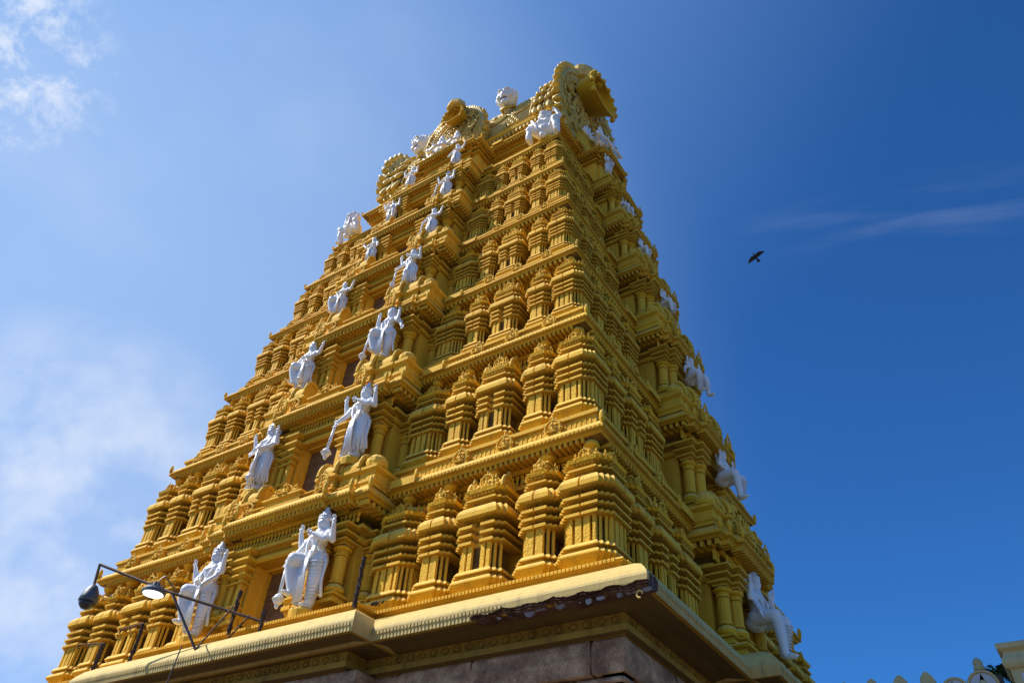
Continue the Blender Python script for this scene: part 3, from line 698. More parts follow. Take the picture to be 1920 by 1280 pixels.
# ribs and leaf bands at the ends of the vault, spirals, rosettes, ridge crest
for sx in (-1, 1):
    m = M()
    for x0, r_ in ((3.72, .05), (4.45, .06)):
        m.tube([(sx * x0, rp(a, 1.015)[0], rp(a, 1.015)[1]) for a in [PI * i / 30 for i in range(31)]], r_, 6)
    for i in range(17):
        a = PI * (i + .3) / 17; y, z = rp(a, 1.02); a2 = a + .19; y2, z2 = rp(a2, 1.09)
        for xx in (4.0, 4.3, 4.75):
            m.tube([(sx * (xx - .1), y, z), (sx * (xx - .02), y + (y2 - y) * .4, z + (z2 - z) * .5), (sx * (xx + .07), y + (y2 - y) * .8, z + (z2 - z) * .85), (sx * (xx + .12), y2, z2)], [.04, .13, .12, .03], 7)
    m.build('leaf_band', [GOLD], roof, smooth=True)
for sx in (-1, 1):
    m = M()
    for cx in (sx * 1.55, sx * 3.0):
        for tr, r0 in ((.05, .66), (.05, .51), (.05, .36), (.05, .21)):
            pts = []
            for i in range(25):
                a = 2 * PI * i / 24 * 1.0; rr_ = r0 * (1 + .0 * i); th = .40 + (rr_ * math.sin(a)) / 4.3
                y, z = rp(th, 1.012); pts.append((cx + rr_ * 1.15 * math.cos(a), -y, z))
            m.tube(pts, tr, 6)
        for i in range(0):
            a = 2 * PI * i / 14; th = .46 + (.7 * math.sin(a)) / 4.3; y, z = rp(th, 1.015); m.ell((cx + .7 * 1.15 * math.cos(a), -y, z), (.09, .07, .09), 6, 4)
        y, z = rp(.40, 1.02); m.ell((cx, -y, z), (.16, .12, .16), 8, 6)
    for i in range(4):
        for j in range(4 - i):
            th = .06 + i * .05; y, z = rp(th, 1.01); m.ell((sx * 2.7 + (j - (3 - i) / 2) * .24, -y, z), (.11, .09, .13), 6, 5)
    y, z = rp(.27, 1.01); m.lathe([(.01, .5), (.12, .3), (.3, .1), (.55, 0)], (sx * 2.7, -y + .1, z - .35), 8, 0, 1, .3)
    m.build('scroll_ornament', [GOLD], roof, smooth=True)
m = M()
for i in range(42):
    x = -4.8 + 9.6 * i / 41; m.ell((x, 0, ZR + B_ + .1), (.1, .12, .28), 6, 5)
m.build('ridge_crest', [GOLD], roof, smooth=True)
def arch_plate(T0, R, zc, v, thick, name, parent, flames, hood_r, hood_len, hood_z, zbot, seed=1, uc=0., hu=0., KV=1.):
    """horseshoe arch plate with flame edge in the local (u, z) plane at distance v, with a projecting hood"""
    T = lambda u, v_, z: T0(u + uc, v_, z)
    rr = random.Random(seed); m = M(T); n = 40
    out = []
    for i in range(n + 1):
        a = math.radians(-52 + 284 * i / n); k_ = 1 + .0 * i
        pk = max(0, 1 - abs(math.degrees(a) - 90) / 45) * .16
        sn = math.sin(a); cs = math.cos(a); out.append((R * abs(cs) ** .8 * (1 if cs > 0 else -1), zc + (R * KV * abs(sn) ** .9 * (1 + pk * .4) if sn > 0 else R * sn)))
    out = [(p[0], max(p[1], zbot)) for p in out]
    inn = [(p[0] * .52, zc + (p[1] - zc) * .5 if p[1] > zc else p[1]) for p in out]
    for i in range(n):
        a, b, c, d = out[i], out[i + 1], inn[i + 1], inn[i]
        m.hexa([(a[0], v, a[1]), (b[0], v, b[1]), (c[0], v, c[1]), (d[0], v, d[1])], [(a[0], v + thick, a[1]), (b[0], v + thick, b[1]), (c[0], v + thick * .6, c[1]), (d[0], v + thick * .6, d[1])], 0)
    # solid infill behind
    m.add([(p[0], v + thick * .3, p[1]) for p in inn], [list(range(len(inn)))], 1)
    # flame leaves on the rim
    for i in range(flames):
        t = i / (flames - 1); a = math.radians(-46 + 272 * t); pk = max(0, 1 - abs(math.degrees(a) - 90) / 45) * .16
        x, z = R * abs(math.cos(a)) ** .8 * (1 if math.cos(a) > 0 else -1), max(zc + (R * KV * abs(math.sin(a)) ** .9 if math.sin(a) > 0 else R * math.sin(a)), zbot + .1); L_ = .115 * R * rr.uniform(.85, 1.15)
        dx, dz = math.cos(a), math.sin(a)
        m.tube([(x - dx * .1, v + thick * .5, z - dz * .1), (x + dx * L_ * .5, v + thick * .6, z + dz * L_ * .5), (x + dx * L_ * .95 - dz * .1, v + thick * .7, z + dz * L_ * .95 + dx * .1)], [.2 * R / 2.6, .2 * R / 2.6, .04], 8, 0, .5)
    # carved rings, scrolls and lumps over the face
    for rf, tr in ((.96, .05), (.72, .045), (.56, .06)):
        pts = [((R * rf) * math.cos(a), v + thick, max(zc + R * rf * math.sin(a) * (KV if math.sin(a) > 0 else 1), zbot)) for a in [math.radians(-50 + 280 * i / 30) for i in range(31)]]
        m.tube(pts, tr * R / 2.6, 6, 0)
    for i in range(int(300 * R / 2.6)):
        a = math.radians(rr.uniform(-48, 228)); q = rr.uniform(.12, .97) * R; z = zc + q * math.sin(a) * (KV if math.sin(a) > 0 else 1)
        if z < zbot: continue
        s_ = rr.uniform(.05, .12) * R / 2.6; m.ell((q * math.cos(a), v + thick, z), (s_, s_ * .9, s_ * rr.uniform(.8, 1.6)), 6, 4, 0)
    for sg in (-1, 1):
        for j, (q, w) in enumerate(((.85, -20), (.8, 25), (.8, 60))):
            a = math.radians(90 - sg * (90 - w)); cx, cz = q * R * math.cos(a), zc + q * R * math.sin(a)
            m.tube([(cx + .17 * R * (1 - i / 16) * math.cos(sg * i * .7), v + thick * 1.25, cz + .17 * R * (1 - i / 16) * math.sin(sg * i * .7)) for i in range(15)], .045 * R / 2.6, 5, 0)
    plate = m.build(name, [GOLD, YELC], parent, smooth=True)
    # hood: a curved canopy tube that leans out from the top of the arch, concentric rings inside
    m = M(lambda u, v_, z: T0(u + uc + hu, v_, z))
    prof = [(.9, 0), (1.02, .55), (1.12, .9), (1.2, .98), (1.18, 1.08), (1.05, 1.1), (.98, 1.0), (.95, .74), (.78, .70), (.74, .48), (.56, .44), (.52, .22), (.0, .18)]
    segs = 22; vs = []
    for (r_, l_) in prof:
        for i in range(segs + 1):
            a = 2 * PI * i / segs; vs.append((hood_r * r_ * math.cos(a), v + thick + hood_len * l_, hood_z + hood_r * r_ * (1.1 if math.sin(a) > 0 else .8) * math.sin(a) - .3 * hood_r * l_ ** 2))
    w_ = segs + 1; m.add(vs, [(q * w_ + i, q * w_ + i + 1, (q + 1) * w_ + i + 1, (q + 1) * w_ + i) for q in range(len(prof) - 1) for i in range(segs)], 0)
    v = v + thick
    zt_ = hood_z - .35 * hood_r
    for sg in (-1, 1): m.ell((sg * hood_r * .93, v + hood_len, zt_ - hood_r * .68), (.12 * hood_r, .14 * hood_r, .2 * hood_r), 8, 6, 0)
    for i in range(9):
        a = math.radians(-10 + 200 * i / 8); m.ell((hood_r * 1.12 * math.cos(a), v + hood_len * 1.05, zt_ + .03 + hood_r * 1.22 * math.sin(a)), (.13 * hood_r, .14 * hood_r, .15 * hood_r), 8, 6, 0)
    m.ell((0, v + hood_len * .7, zt_ + hood_r * 1.25), (.22 * hood_r, .3 * hood_r, .3 * hood_r), 8, 6, 0)
    m.build('arch_hood', [YEL], plate, smooth=True)
    return plate
arch_plate(RIGHT, 2.85, 22.0, 4.95, .35, 'gable_arch', tower, 30, 1.02, .95, 23.85, 19.3, 2, -.2, -.55, 1.3)
arch_plate(LEFT, 2.85, 22.0, 4.95, .35, 'gable_arch', tower, 30, 1.02, .95, 23.85, 19.3, 3, .2, .55, 1.3)
arch_plate(FRONT, 1.6, 21.2, 3.1, .75, 'front_arch', tower, 18, .52, .5, 22.05, 19.3, 4, 0, .25, 1.15)
m = M()
m.box(-.95, .95, -3.75, -1, 19.3, 22.6); m.box(-.45, .45, -3.75, -1, 22.6, 23.2)
m.lathe([(.5, 0), (.45, .35), (.3, .5), (.12, .6), (.02, .62)], (.25, -4.15, 22.55), 8)
m.build('front_arch_body', [CREAM], tower)
# gilded cap slabs above the gable hood
m = M()
m.lathe([(.7, 0), (.8, .4), (.78, .8), (.6, 1.15), (.3, 1.32), (.05, 1.38)], (5.25, -.8, 25.1), 14, 0, .9, 1.1)
m.build('gable_cap', [CREAM], tower)

# ------------------------------------------------------------------ white painted figures
def remeshed(m, name, mats, parent, voxel, smooth_it=3):
    o = m.build(name, mats, None, smooth=True)
    md = o.modifiers.new('r', 'REMESH'); md.mode = 'VOXEL'; md.voxel_size = voxel; md.use_smooth_shade = True
    if smooth_it: ms = o.modifiers.new('s', 'SMOOTH'); ms.iterations = smooth_it; ms.factor = .5
    dg = bpy.context.evaluated_depsgraph_get(); ev = o.evaluated_get(dg)
    me = bpy.data.meshes.new_from_object(ev); o.modifiers.clear(); o.data = me
    me.materials.clear(); me.materials.append(mats[0] if isinstance(mats, list) else mats)
    me.polygons.foreach_set('use_smooth', [True] * len(me.polygons))
    if parent: o.parent = parent
    return o
def hand(m, p, d, r, up=None):
    """palm with four unequal curled fingers and a thumb at the side; p wrist, d direction of the fingers"""
    d = Vector(d).normalized(); p = Vector(p); side = d.cross(Vector((0, -1, 0)))
    if side.length < .2: side = Vector((1, 0, 0))
    side.normalize(); nrm = side.cross(d)
    c = p + d * r * 1.1; q = d.to_track_quat('Z', 'Y').to_matrix()
    m.ell(c, (r * .95, r * .6, r * 1.15), 8, 6, 0, q)
    for i, L_ in enumerate((.85, 1.05, 1., .75)):
        b = c + side * ((i - 1.5) * r * .5) + d * r * .8; t = b + d * r * 1.1 * L_; e = t + d * r * .5 * L_ + nrm * r * .35
        m.tube([b, t, e], [r * .27, r * .24, r * .17], 6)
    b = c - side * r * .75 - d * r * .2; m.tube([b, b - side * r * .7 + d * r * .7, b - side * r * .6 + d * r * 1.4], [r * .3, r * .27, r * .18], 6)
def statue(name, label, H, loc, rz, pose='stand', flip=1, mace=None, arms=None, parent=None, group=None, lean=0., seed=0, curtain=True):
    """flip=1: weight on the viewer's right leg. local x is the viewer's right when rz faces the viewer"""
    rr = random.Random(seed)
    root = empty(name, loc, rz); tag(root, label, 'statue', group)
    f = flip; s = H
    P = lambda x, y, z: (x * s * f, y * s, z * s)
    m = M()
    sway = .02
    # trunk
    m.limb([P(.0, 0, .475), P(.0, 0, .53)], [.088 * s, .082 * s], 12)
    m.limb([P(.0, 0, .53), P(-.012, 0, .585), P(-.01, -.005, .67), P(-.005, 0, .715)], [.08 * s, .066 * s, .083 * s, .07 * s], 12)
    m.ell(P(-.005, -.02, .675), (.105 * s, .062 * s, .058 * s), 12, 8)
    for sg in (-1, 1): m.ell(P(-.005 + sg * .042, -.05, .67), (.04 * s, .03 * s, .032 * s), 8, 6); m.ell(P(-.005 + sg * .105, 0, .708), (.045 * s,) * 3, 8, 6)
    m.limb([P(0, 0, .73), P(0, -.005, .775)], [.04 * s, .036 * s])
    # head with face
    m.ell(P(0, -.014, .815), (.052 * s, .056 * s, .062 * s), 14, 10)
    m.ell(P(0, -.062, .812), (.009 * s, .016 * s, .02 * s), 8, 6); m.ell(P(0, -.056, .787), (.02 * s, .012 * s, .007 * s), 8, 6); m.ell(P(0, -.045, .767), (.02 * s, .018 * s, .014 * s), 8, 6)
    for sg in (-1, 1):
        m.ell(P(sg * .019, -.057, .828), (.013 * s, .008 * s, .008 * s), 8, 6); m.ell(P(sg * .02, -.055, .842), (.018 * s, .008 * s, .005 * s), 8, 6)
        m.ell(P(sg * .055, .0, .81), (.014 * s, .02 * s, .034 * s), 8, 6)
        m.ell(P(sg * .062, .01, .765), (.024 * s, .03 * s, .034 * s), 8, 6)      # hair locks on the shoulder
    # necklace and belt
    ring = [P(.085 * math.cos(a), -.03 - .05 * abs(math.sin(a)), .715 - .05 * math.sin(a)) for a in [PI * i / 10 for i in range(11)]]
    m.tube(ring, .013 * s, 6)
    m.tube([P(.095 * math.cos(a), .082 * math.sin(a), .515) for a in [2 * PI * i / 14 for i in range(15)]], .016 * s, 6)
    # garland across the chest down to the knees
    m.tube([P(-.085, -.05, .7), P(-.06, -.085, .6), P(-.03, -.1, .5), P(.02, -.1, .42), P(.06, -.09, .5), P(.06, -.085, .6), P(.08, -.05, .7)], .014 * s, 6)
    # standing leg
    if pose == 'sit':
        m.limb([P(.06, 0, .47), P(.12, -.19, .45), P(.12, -.21, .39), P(.06, -.16, .16)], [.08 * s, .068 * s, .058 * s, .036 * s], 12); m.ell(P(.05, -.2, .12), (.036 * s, .075 * s, .026 * s), 8, 6); m.ell(P(0, .04, .44), (.12 * s, .1 * s, .07 * s))
    else: m.limb([P(.045, 0, .46), P(.06, -.015, .27), P(.052, -.005, .16), P(.045, 0, .06)], [.084 * s, .066 * s, .056 * s, .042 * s], 12)
    if pose != 'sit': m.ell(P(.045, -.04, .025), (.035 * s, .07 * s, .025 * s), 8, 6)
    if pose == 'knee':      # thigh lifted to the side, foot resting against the club
        m.limb([P(-.05, -.01, .46), P(-.13, -.13, .445), P(-.17, -.12, .40)], [.078 * s, .068 * s, .056 * s], 12)
        m.limb([P(-.17, -.12, .40), P(-.155, -.10, .30), P(-.13, -.08, .17)], [.056 * s, .05 * s, .034 * s], 12)
        m.ell(P(-.13, -.12, .14), (.032 * s, .065 * s, .024 * s), 8, 6)
    elif pose == 'sit':
        m.limb([P(-.06, 0, .47), P(-.09, -.20, .44), P(-.085, -.22, .38), P(-.08, -.24, .09)], [.08 * s, .068 * s, .058 * s, .036 * s], 12); m.ell(P(-.08, -.29, .05), (.036 * s, .075 * s, .026 * s), 8, 6)
    elif pose == 'cross':
        m.limb([P(-.045, 0, .46), P(.0, -.09, .30), P(-.02, -.06, .2), P(-.04, -.03, .07)], [.076 * s, .056 * s, .048 * s, .034 * s], 12); m.ell(P(-.05, -.06, .03), (.035 * s, .065 * s, .025 * s), 8, 6)
    else:
        m.limb([P(-.05, 0, .46), P(-.075, -.03, .27), P(-.065, -.01, .16), P(-.06, 0, .06)], [.078 * s, .055 * s, .046 * s, .034 * s], 12); m.ell(P(-.07, -.04, .025), (.035 * s, .07 * s, .025 * s), 8, 6)
    # default arms: list of (shoulder side, elbow, wrist, hand direction)
    A = arms or [(-1, (-.19, -.03, .63), (-.2, -.06, .74), (-.1, -.2, 1)), (1, (.18, -.02, .62), (.21, -.06, .74), (.1, -.3, 1)),
                 (-1, (-.15, -.08, .58), (-.17, -.13, .47), (-.2, -.4, -.6)), (1, (.14, -.08, .59), (.03, -.13, .63), (-.8, -.2, .3))]
    for sd, el, wr, dr in A:
        m.limb([P(sd * .105, 0, .705), P(*el)], [.038 * s, .030 * s]); m.limb([P(*el), P(*wr)], [.030 * s, .021 * s])
        for p_, r_ in ((el, .033), (wr, .026)):
            pass
        m.tube([Vector(P(*el)).lerp(Vector(P(sd * .105, 0, .705)), .55), Vector(P(*el)).lerp(Vector(P(sd * .105, 0, .705)), .42)], .042 * s, 8)   # armlet
    body = remeshed(m, 'figure', [WHITE], root, max(.013, .0078 * s), 1)
    for sd, el, wr, dr in A:
        m = M(); hand(m, P(*wr), (dr[0] * f, dr[1], dr[2]), .024 * s); m.build('hand', [WHITE], body, smooth=True)
    # crown, conical with rings and a knob, halo disc behind
    m = M(); m.lathe([(.054 * s, .835 * s), (.067 * s, .85 * s), (.067 * s, .868 * s), (.055 * s, .88 * s), (.057 * s, .905 * s), (.044 * s, .915 * s), (.046 * s, .935 * s), (.03 * s, .94 * s), (.032 * s, .955 * s), (.018 * s, .965 * s), (.022 * s, .98 * s), (.006 * s, 1.0 * s)], (0, 0, 0), 14)
    for a in range(9): an = PI + PI * a / 8; m.ell((.056 * s * math.cos(an), .056 * s * math.sin(an), .885 * s), (.012 * s, .012 * s, .02 * s), 6, 5)
    m.lathe([(.09 * s, -.008 * s), (.095 * s, 0), (.09 * s, .008 * s)], (0, 0, 0), 18) if False else None
    m.tube([(.085 * s * math.cos(a), .045 * s, .835 * s + .085 * s * math.sin(a)) for a in [2 * PI * i / 16 for i in range(17)]], .013 * s, 6)
    m.build('crown', [WHITE], root, smooth=True)
    # skirt of fine folds
    m = M()
    def fold(pts, w): m.tube([P(*p) for p in pts], [w * s * .6] + [w * s] * (len(pts) - 1), 6)
    if pose == 'sit':
        for q in range(9):
            for sg, kx in ((-1, -.085), (1, .10)):
                zz = .39 - .03 * q; m.tube([P(kx * (1 - .03 * q) + .05 * math.cos(a), -.225 + .05 * math.sin(a) + (.0 if sg < 0 else .006 * q), zz) for a in [PI * (1 + j / 8) for j in range(9)]], .006 * s, 5)
    elif pose == 'knee' and not curtain:
        for i in range(9): fold([(-.05 - .09 * i / 8, -.05 - .08 * i / 8, .49 - .03 * i / 8), (-.05 - .10 * i / 8, -.07 - .06 * i / 8, .40 - .01 * i / 8)], .009)
    elif pose == 'knee':
        for i in range(14):
            t = i / 13; top = (-.05 - .13 * t, -.07 - .06 * t, .475 - .05 * t); bot = (-.09 + .10 * (1 - t) - .03, -.055 - .03 * t, .035 + .30 * t ** 3)
            mid = tuple((a + b) / 2 for a, b in zip(top, bot)); fold([top, (mid[0] - .01, mid[1] - .01, mid[2]), bot], .0105)
        for i in range(12):
            z = .43 - .031 * i; r = .083 - .0032 * i; m.tube([P(.052 + r * math.cos(a), r * math.sin(a) - .008, z + .02 * math.sin(a * 1.)) for a in [PI * (.98 + .104 * j) for j in range(11)]], .0055 * s, 5)
    else:
        for i in range(16):
            a = PI + PI * (i + .5) / 16; x0, y0 = .088 * math.cos(a), .08 * math.sin(a); fl = 1.25 + .1 * (i % 2)
            fold([(x0, y0, .50), (x0 * fl * 1.1, y0 * 1.05, .3), (x0 * fl * 1.25, y0 * .9, .06 + .02 * (i % 3))], .0115)
        for i in range(8):
            a = PI * i / 7; fold([(.088 * math.cos(a), .06 * math.sin(a), .48), (.12 * math.cos(a), .06 * math.sin(a), .07)], .013)
    for i in range(5 if pose != 'sit' else 0): fold([(-.01 + .008 * i, -.095, .5), (-.02 + .014 * i, -.12, .32), (-.03 + .017 * i, -.09, .06)], .0095)
    for sg in ((-1, 1) if pose != 'sit' else ()): fold([(sg * .09, -.02, .52), (sg * .15, -.01, .42), (sg * .13, 0, .25), (sg * .17, 0, .1)], .014)
    m.build('skirt_folds', [WHITE], root, smooth=True)
    if mace is not None:
        (x0, y0, z0), (x1, y1, z1) = mace
        m = M(); m.tube([P(x0, y0, z0), P(x1, y1, z1)], [.012 * s, .017 * s], 8)
        m.ell(P(x1, y1, z1 - .03), (.045 * s, .045 * s, .052 * s), 12, 8); m.ell(P(x1, y1, z1 - .085), (.018 * s, .018 * s, .03 * s), 8, 6); m.ell(P(x0, y0, z0), (.024 * s,) * 3, 8, 6)
        m.tube([P(x1 + .047 * math.cos(a), y1 + .047 * math.sin(a), z1 - .03) for a in [2 * PI * i / 12 for i in range(13)]], .008 * s, 5)
        m.build('mace', [WHITE], root, smooth=True)
    # small lotus slab, standing on the ledge
    m = M(); m.lathe([(.12 * s, -.09 * s), (.125 * s, -.015 * s), (.115 * s, 0.002)], (-.01 * s, -.02 * s, 0), 16, 0, 1, .75)
    m.build('pedestal', [YEL], root)
    return root

ARM_A = [(-1, (-.2, -.03, .62), (-.215, -.06, .75), (.1, -.1, 1)), (1, (.19, -.03, .61), (.215, -.08, .74), (.0, -.2, 1)),
         (-1, (-.15, -.07, .55), (-.21, -.12, .46), (-.1, -.3, -.9)), (1, (.15, -.09, .60), (.04, -.13, .66), (-.8, -.2, .5))]
ARM_B = [(-1, (-.19, -.04, .60), (-.2, -.08, .72), (-.2, -.2, 1)), (1, (.18, -.03, .62), (.2, -.06, .75), (.15, -.1, 1)),
         (-1, (-.14, -.06, .57), (-.02, -.13, .52), (.9, -.2, -.1)), (1, (.15, -.06, .56), (.11, -.13, .48), (-.5, -.3, -.7))]
ARM_C = [(-1, (-.17, -.06, .60), (-.13, -.1, .74), (.2, -.1, 1)), (1, (.2, 0, .6), (.25, -.02, .5), (.4, -.1, -.9)),
         (-1, (-.15, -.07, .56), (-.2, -.12, .47), (-.1, -.3, -.9)), (1, (.17, -.04, .62), (.19, -.05, .74), (.1, -.2, 1))]
ARM_D = [(-1, (-.18, -.04, .62), (-.2, -.07, .52), (-.2, -.2, -1)), (1, (.2, -.03, .65), (.26, -.05, .75), (.3, -.1, 1)),
         (1, (.14, -.08, .58), (.02, -.12, .58), (-1, 0, .1))]
FZ = 0.25  # statues turn slightly
def yaw_for(face): return {'front': 0., 'right': PI / 2}[face]
ORD = ['lowest', 'second', 'third', 'fourth', 'fifth', 'sixth', 'seventh']
FS = [  # x, y, zfoot, H, pose, flip, arms, mace
 (1.84, -7.35, -3.30, 2.62, 'knee', 1, ARM_A, ((-.225, -.12, .45), (-.215, -.12, .13))),
 (1.84, -6.98, .86, 2.62, 'stand', 1, ARM_A, ((-.225, -.12, .47), (-.24, -.14, .12))),
 (1.66, -6.55, 4.68, 2.25, 'knee', 1, ARM_C, ((-.21, -.12, .46), (-.24, -.14, .1))),
 (1.52, -6.05, 8.26, 2.0, 'cross', 1, ARM_A, ((-.215, -.12, .46), (-.22, -.13, .1))),
 (1.55, -5.52, 11.34, 1.66, 'stand', 1, ARM_D, ((-.2, -.1, .5), (-.2, -.12, .1))),
 (1.45, -5.05, 14.10, 1.8, 'stand', 1, ARM_B, ((-.2, -.1, .5), (-.22, -.12, .1))),
 (1.38, -4.75, 16.62, 1.6, 'stand', 1, ARM_D, None)]
LS = [
 (-1.95, -7.35, -3.32, 2.6, 'knee', 1, ARM_B, None),
 (-1.86, -6.98, .90, 2.5, 'stand', -1, ARM_B, ((-.03, -.14, .52), (-.05, -.15, .14))),
 (-1.74, -6.55, 4.74, 2.2, 'knee', 1, ARM_D, ((.08, -.14, .46), (.1, -.15, .12))),
 (-1.66, -6.05, 8.34, 1.88, 'knee', 1, ARM_D, None),
 (-1.40, -5.52, 11.42, 1.66, 'stand', -1, ARM_D, None),
 (-1.37, -5.05, 14.15, 1.8, 'knee', -1, ARM_A, None),
 (-1.05, -4.75, 16.66, 1.65, 'stand', 1, ARM_B, None)]
POSE = {'sit': 'seated with legs hanging', 'knee': 'with raised knee', 'stand': 'standing straight', 'cross': 'with crossed legs'}
for i, (x, y, z, H, po, fl, ar, mc) in enumerate(FS):
    statue('guardian_statue', 'white guardian statue %s, right of the doorway, %s storey up' % (POSE[po], ORD[i]), H, (x, y, z), 0, po, fl, mc, ar, group='white guardian statues on the tower', seed=i)
for i, (x, y, z, H, po, fl, ar, mc) in enumerate(LS):
    statue('guardian_statue', 'white guardian statue %s, left of the doorway, %s storey up' % (POSE[po], ORD[i]), H, (x, y, z), 0, po, fl, mc, ar, group='white guardian statues on the tower', seed=i + 10)
RS = [(9.66, .25, -3.2, 2.6, 'sit', 1), (9.24, .35, 1.3, 2.05, 'sit', 1), (8.72, .05, 5.05, 1.85, 'sit', -1), (8.18, -.3, 8.55, 1.35, 'sit', 1), (7.56, -.5, 11.5, 1.25, 'sit', 1), (6.97, -.5, 14.3, 1.25, 'sit', -1), (6.6, -1.15, 16.62, 1.35, 'stand', 1)]
for i, (x, y, z, H, po, fl) in enumerate(RS):
    statue('guardian_statue', 'white guardian statue %s on the shaded side face, %s storey up' % (POSE[po], ORD[i]), H, (x, y, z), PI / 2 - .12, po, fl, None, [ARM_A, ARM_B, ARM_C][i % 3], group='white guardian statues on the tower', seed=i + 20, curtain=False)

def dwarf(label, loc, rz, s, flip):
    root = empty('dwarf_statue', loc, rz); tag(root, label, 'statue', 'squatting white dwarf figures')
    P = lambda x, y, z: (x * s * flip, y * s, z * s); m = M()
    m.ell(P(0, 0, .42), (.24 * s, .22 * s, .22 * s), 14, 10); m.ell(P(0, -.02, .62), (.22 * s, .17 * s, .16 * s), 14, 10)
    for sg in (-1, 1): m.ell(P(sg * .1, -.15, .63), (.09 * s, .06 * s, .07 * s), 8, 6)
    m.ell(P(.0, -.07, .86), (.12 * s, .13 * s, .14 * s), 14, 10); m.ell(P(0, .0, .92), (.16 * s, .13 * s, .12 * s), 12, 8)
    m.ell(P(0, -.2, .86), (.025 * s, .035 * s, .04 * s)); m.ell(P(0, -.18, .79), (.05 * s, .03 * s, .02 * s))
    for sg in (-1, 1):
        m.ell(P(sg * .05, -.185, .9), (.03 * s, .02 * s, .02 * s)); m.ell(P(sg * .14, -.04, .85), (.03 * s, .05 * s, .07 * s)); m.ell(P(sg * .15, .0, .76), (.06 * s, .07 * s, .09 * s))
    m.limb([P(-.15, -.03, .33), P(-.36, -.2, .42), P(-.40, -.22, .2), P(-.38, -.2, .04)], [.13 * s, .115 * s, .09 * s, .07 * s])
    m.limb([P(.15, -.03, .33), P(.34, -.2, .5), P(.36, -.24, .25), P(.36, -.22, .06)], [.13 * s, .12 * s, .095 * s, .075 * s])
    for sg, x in ((-1, -.38), (1, .36)): m.ell(P(x, -.28, .03), (.07 * s, .14 * s, .05 * s))
    m.limb([P(-.2, 0, .7), P(-.36, -.12, .62), P(-.24, -.24, .52)], [.085 * s, .07 * s, .05 * s])
    m.limb([P(.2, 0, .7), P(.4, -.02, .74), P(.33, -.02, .92)], [.085 * s, .072 * s, .052 * s])
    b = remeshed(m, 'figure', [WHITE], root, .014 * s, 2)
    for pp, dd in ((P(-.24, -.24, .52), (flip * .6, -.3, -.3)), (P(.33, -.02, .92), (-flip * .5, 0, .8))):
        m = M(); hand(m, pp, dd, .045 * s); m.build('hand', [WHITE], b, smooth=True)
    m = M(); m.tube([P(-.25, -.3, .6), P(.0, -.3, .1)], [.03 * s, .055 * s], 8); m.ell(P(0, -.3, .06), (.08 * s,) * 3); m.build('club', [WHITE], root, smooth=True)
    m = M(); 
    for i in range(26):
        a = i * 2.4; r = .13; m.ell(P(r * math.cos(a) * 1.1, .03 + r * math.sin(a) * .7, .93 + .07 * math.sin(i)), (.04 * s,) * 3, 6, 5)
    m.build('hair', [WHITE], root, smooth=True)
    m = M(); m.ell(P(0, .05, .1), (.26 * s, .2 * s, .14 * s)); m.build('seat', [YEL], root); root.rotation_euler = (.28, 0, rz)
    return root
dwarf('white squatting dwarf figure with a club on the near right top corner', (5.3, -3.8, 16.5), .12, 1.6, 1)
dwarf('white squatting dwarf figure on the far left top corner against the sky', (-4.95, -3.8, 16.5), -.2, 1.6, -1)
# seated groups on the neck ledge
def group_fig(label, loc, rz, s, n):
    root = empty('deity_group', loc, rz); tag(root, label, 'statue group'); 
    for j in range(n):
        x = (j - (n - 1) / 2) * .62; q = (1., .8, .72)[j % 3]; m = M(); P = lambda a, b, c: ((a * q + x) * s, b * s * q, c * s * q)
        m.limb([P(0, 0, .12), P(0, 0, .45), P(0, 0, .55)], [.17 * s * q, .12 * s * q, .14 * s * q]); m.ell(P(0, -.02, .74), (.09 * s * q, .095 * s * q, .11 * s * q)); m.ell(P(0, 0, .9), (.07 * s * q, .07 * s * q, .14 * s * q))
        for sg in (-1, 1):
            m.limb([P(sg * .15, 0, .56), P(sg * .26, -.08, .4), P(sg * .2, -.2, .5)], [.05 * s * q, .045 * s * q, .03 * s * q]); m.limb([P(sg * .1, -.02, .14), P(sg * .3, -.2, .14), P(sg * .02, -.28, .08)], [.1 * s * q, .08 * s * q, .05 * s * q])
            m.ell(P(sg * .1, .0, .72), (.03 * s * q, .04 * s * q, .07 * s * q))
        remeshed(m, 'figure', [WHITE], root, .02 * s, 2)
    m = M()
    for i in range(7):
        a = PI * i / 6; m.tube([(-.75 * s, .1 * s, .1 * s), (-.75 * s + .35 * s * math.cos(a), .05 * s, .1 * s + .42 * s * math.sin(a))], [.05 * s, .03 * s], 6)
    m.build('fan_ornament', [WHITE], root, smooth=True)
group_fig('white seated deity group in front of the central roof arch', (.35, -4.35, 19.0), 0, 1.4, 2)
group_fig('white seated deity group on the shaded side below the gable arch', (6.35, -.75, 18.98), PI / 2 - .2, 1.35, 2)
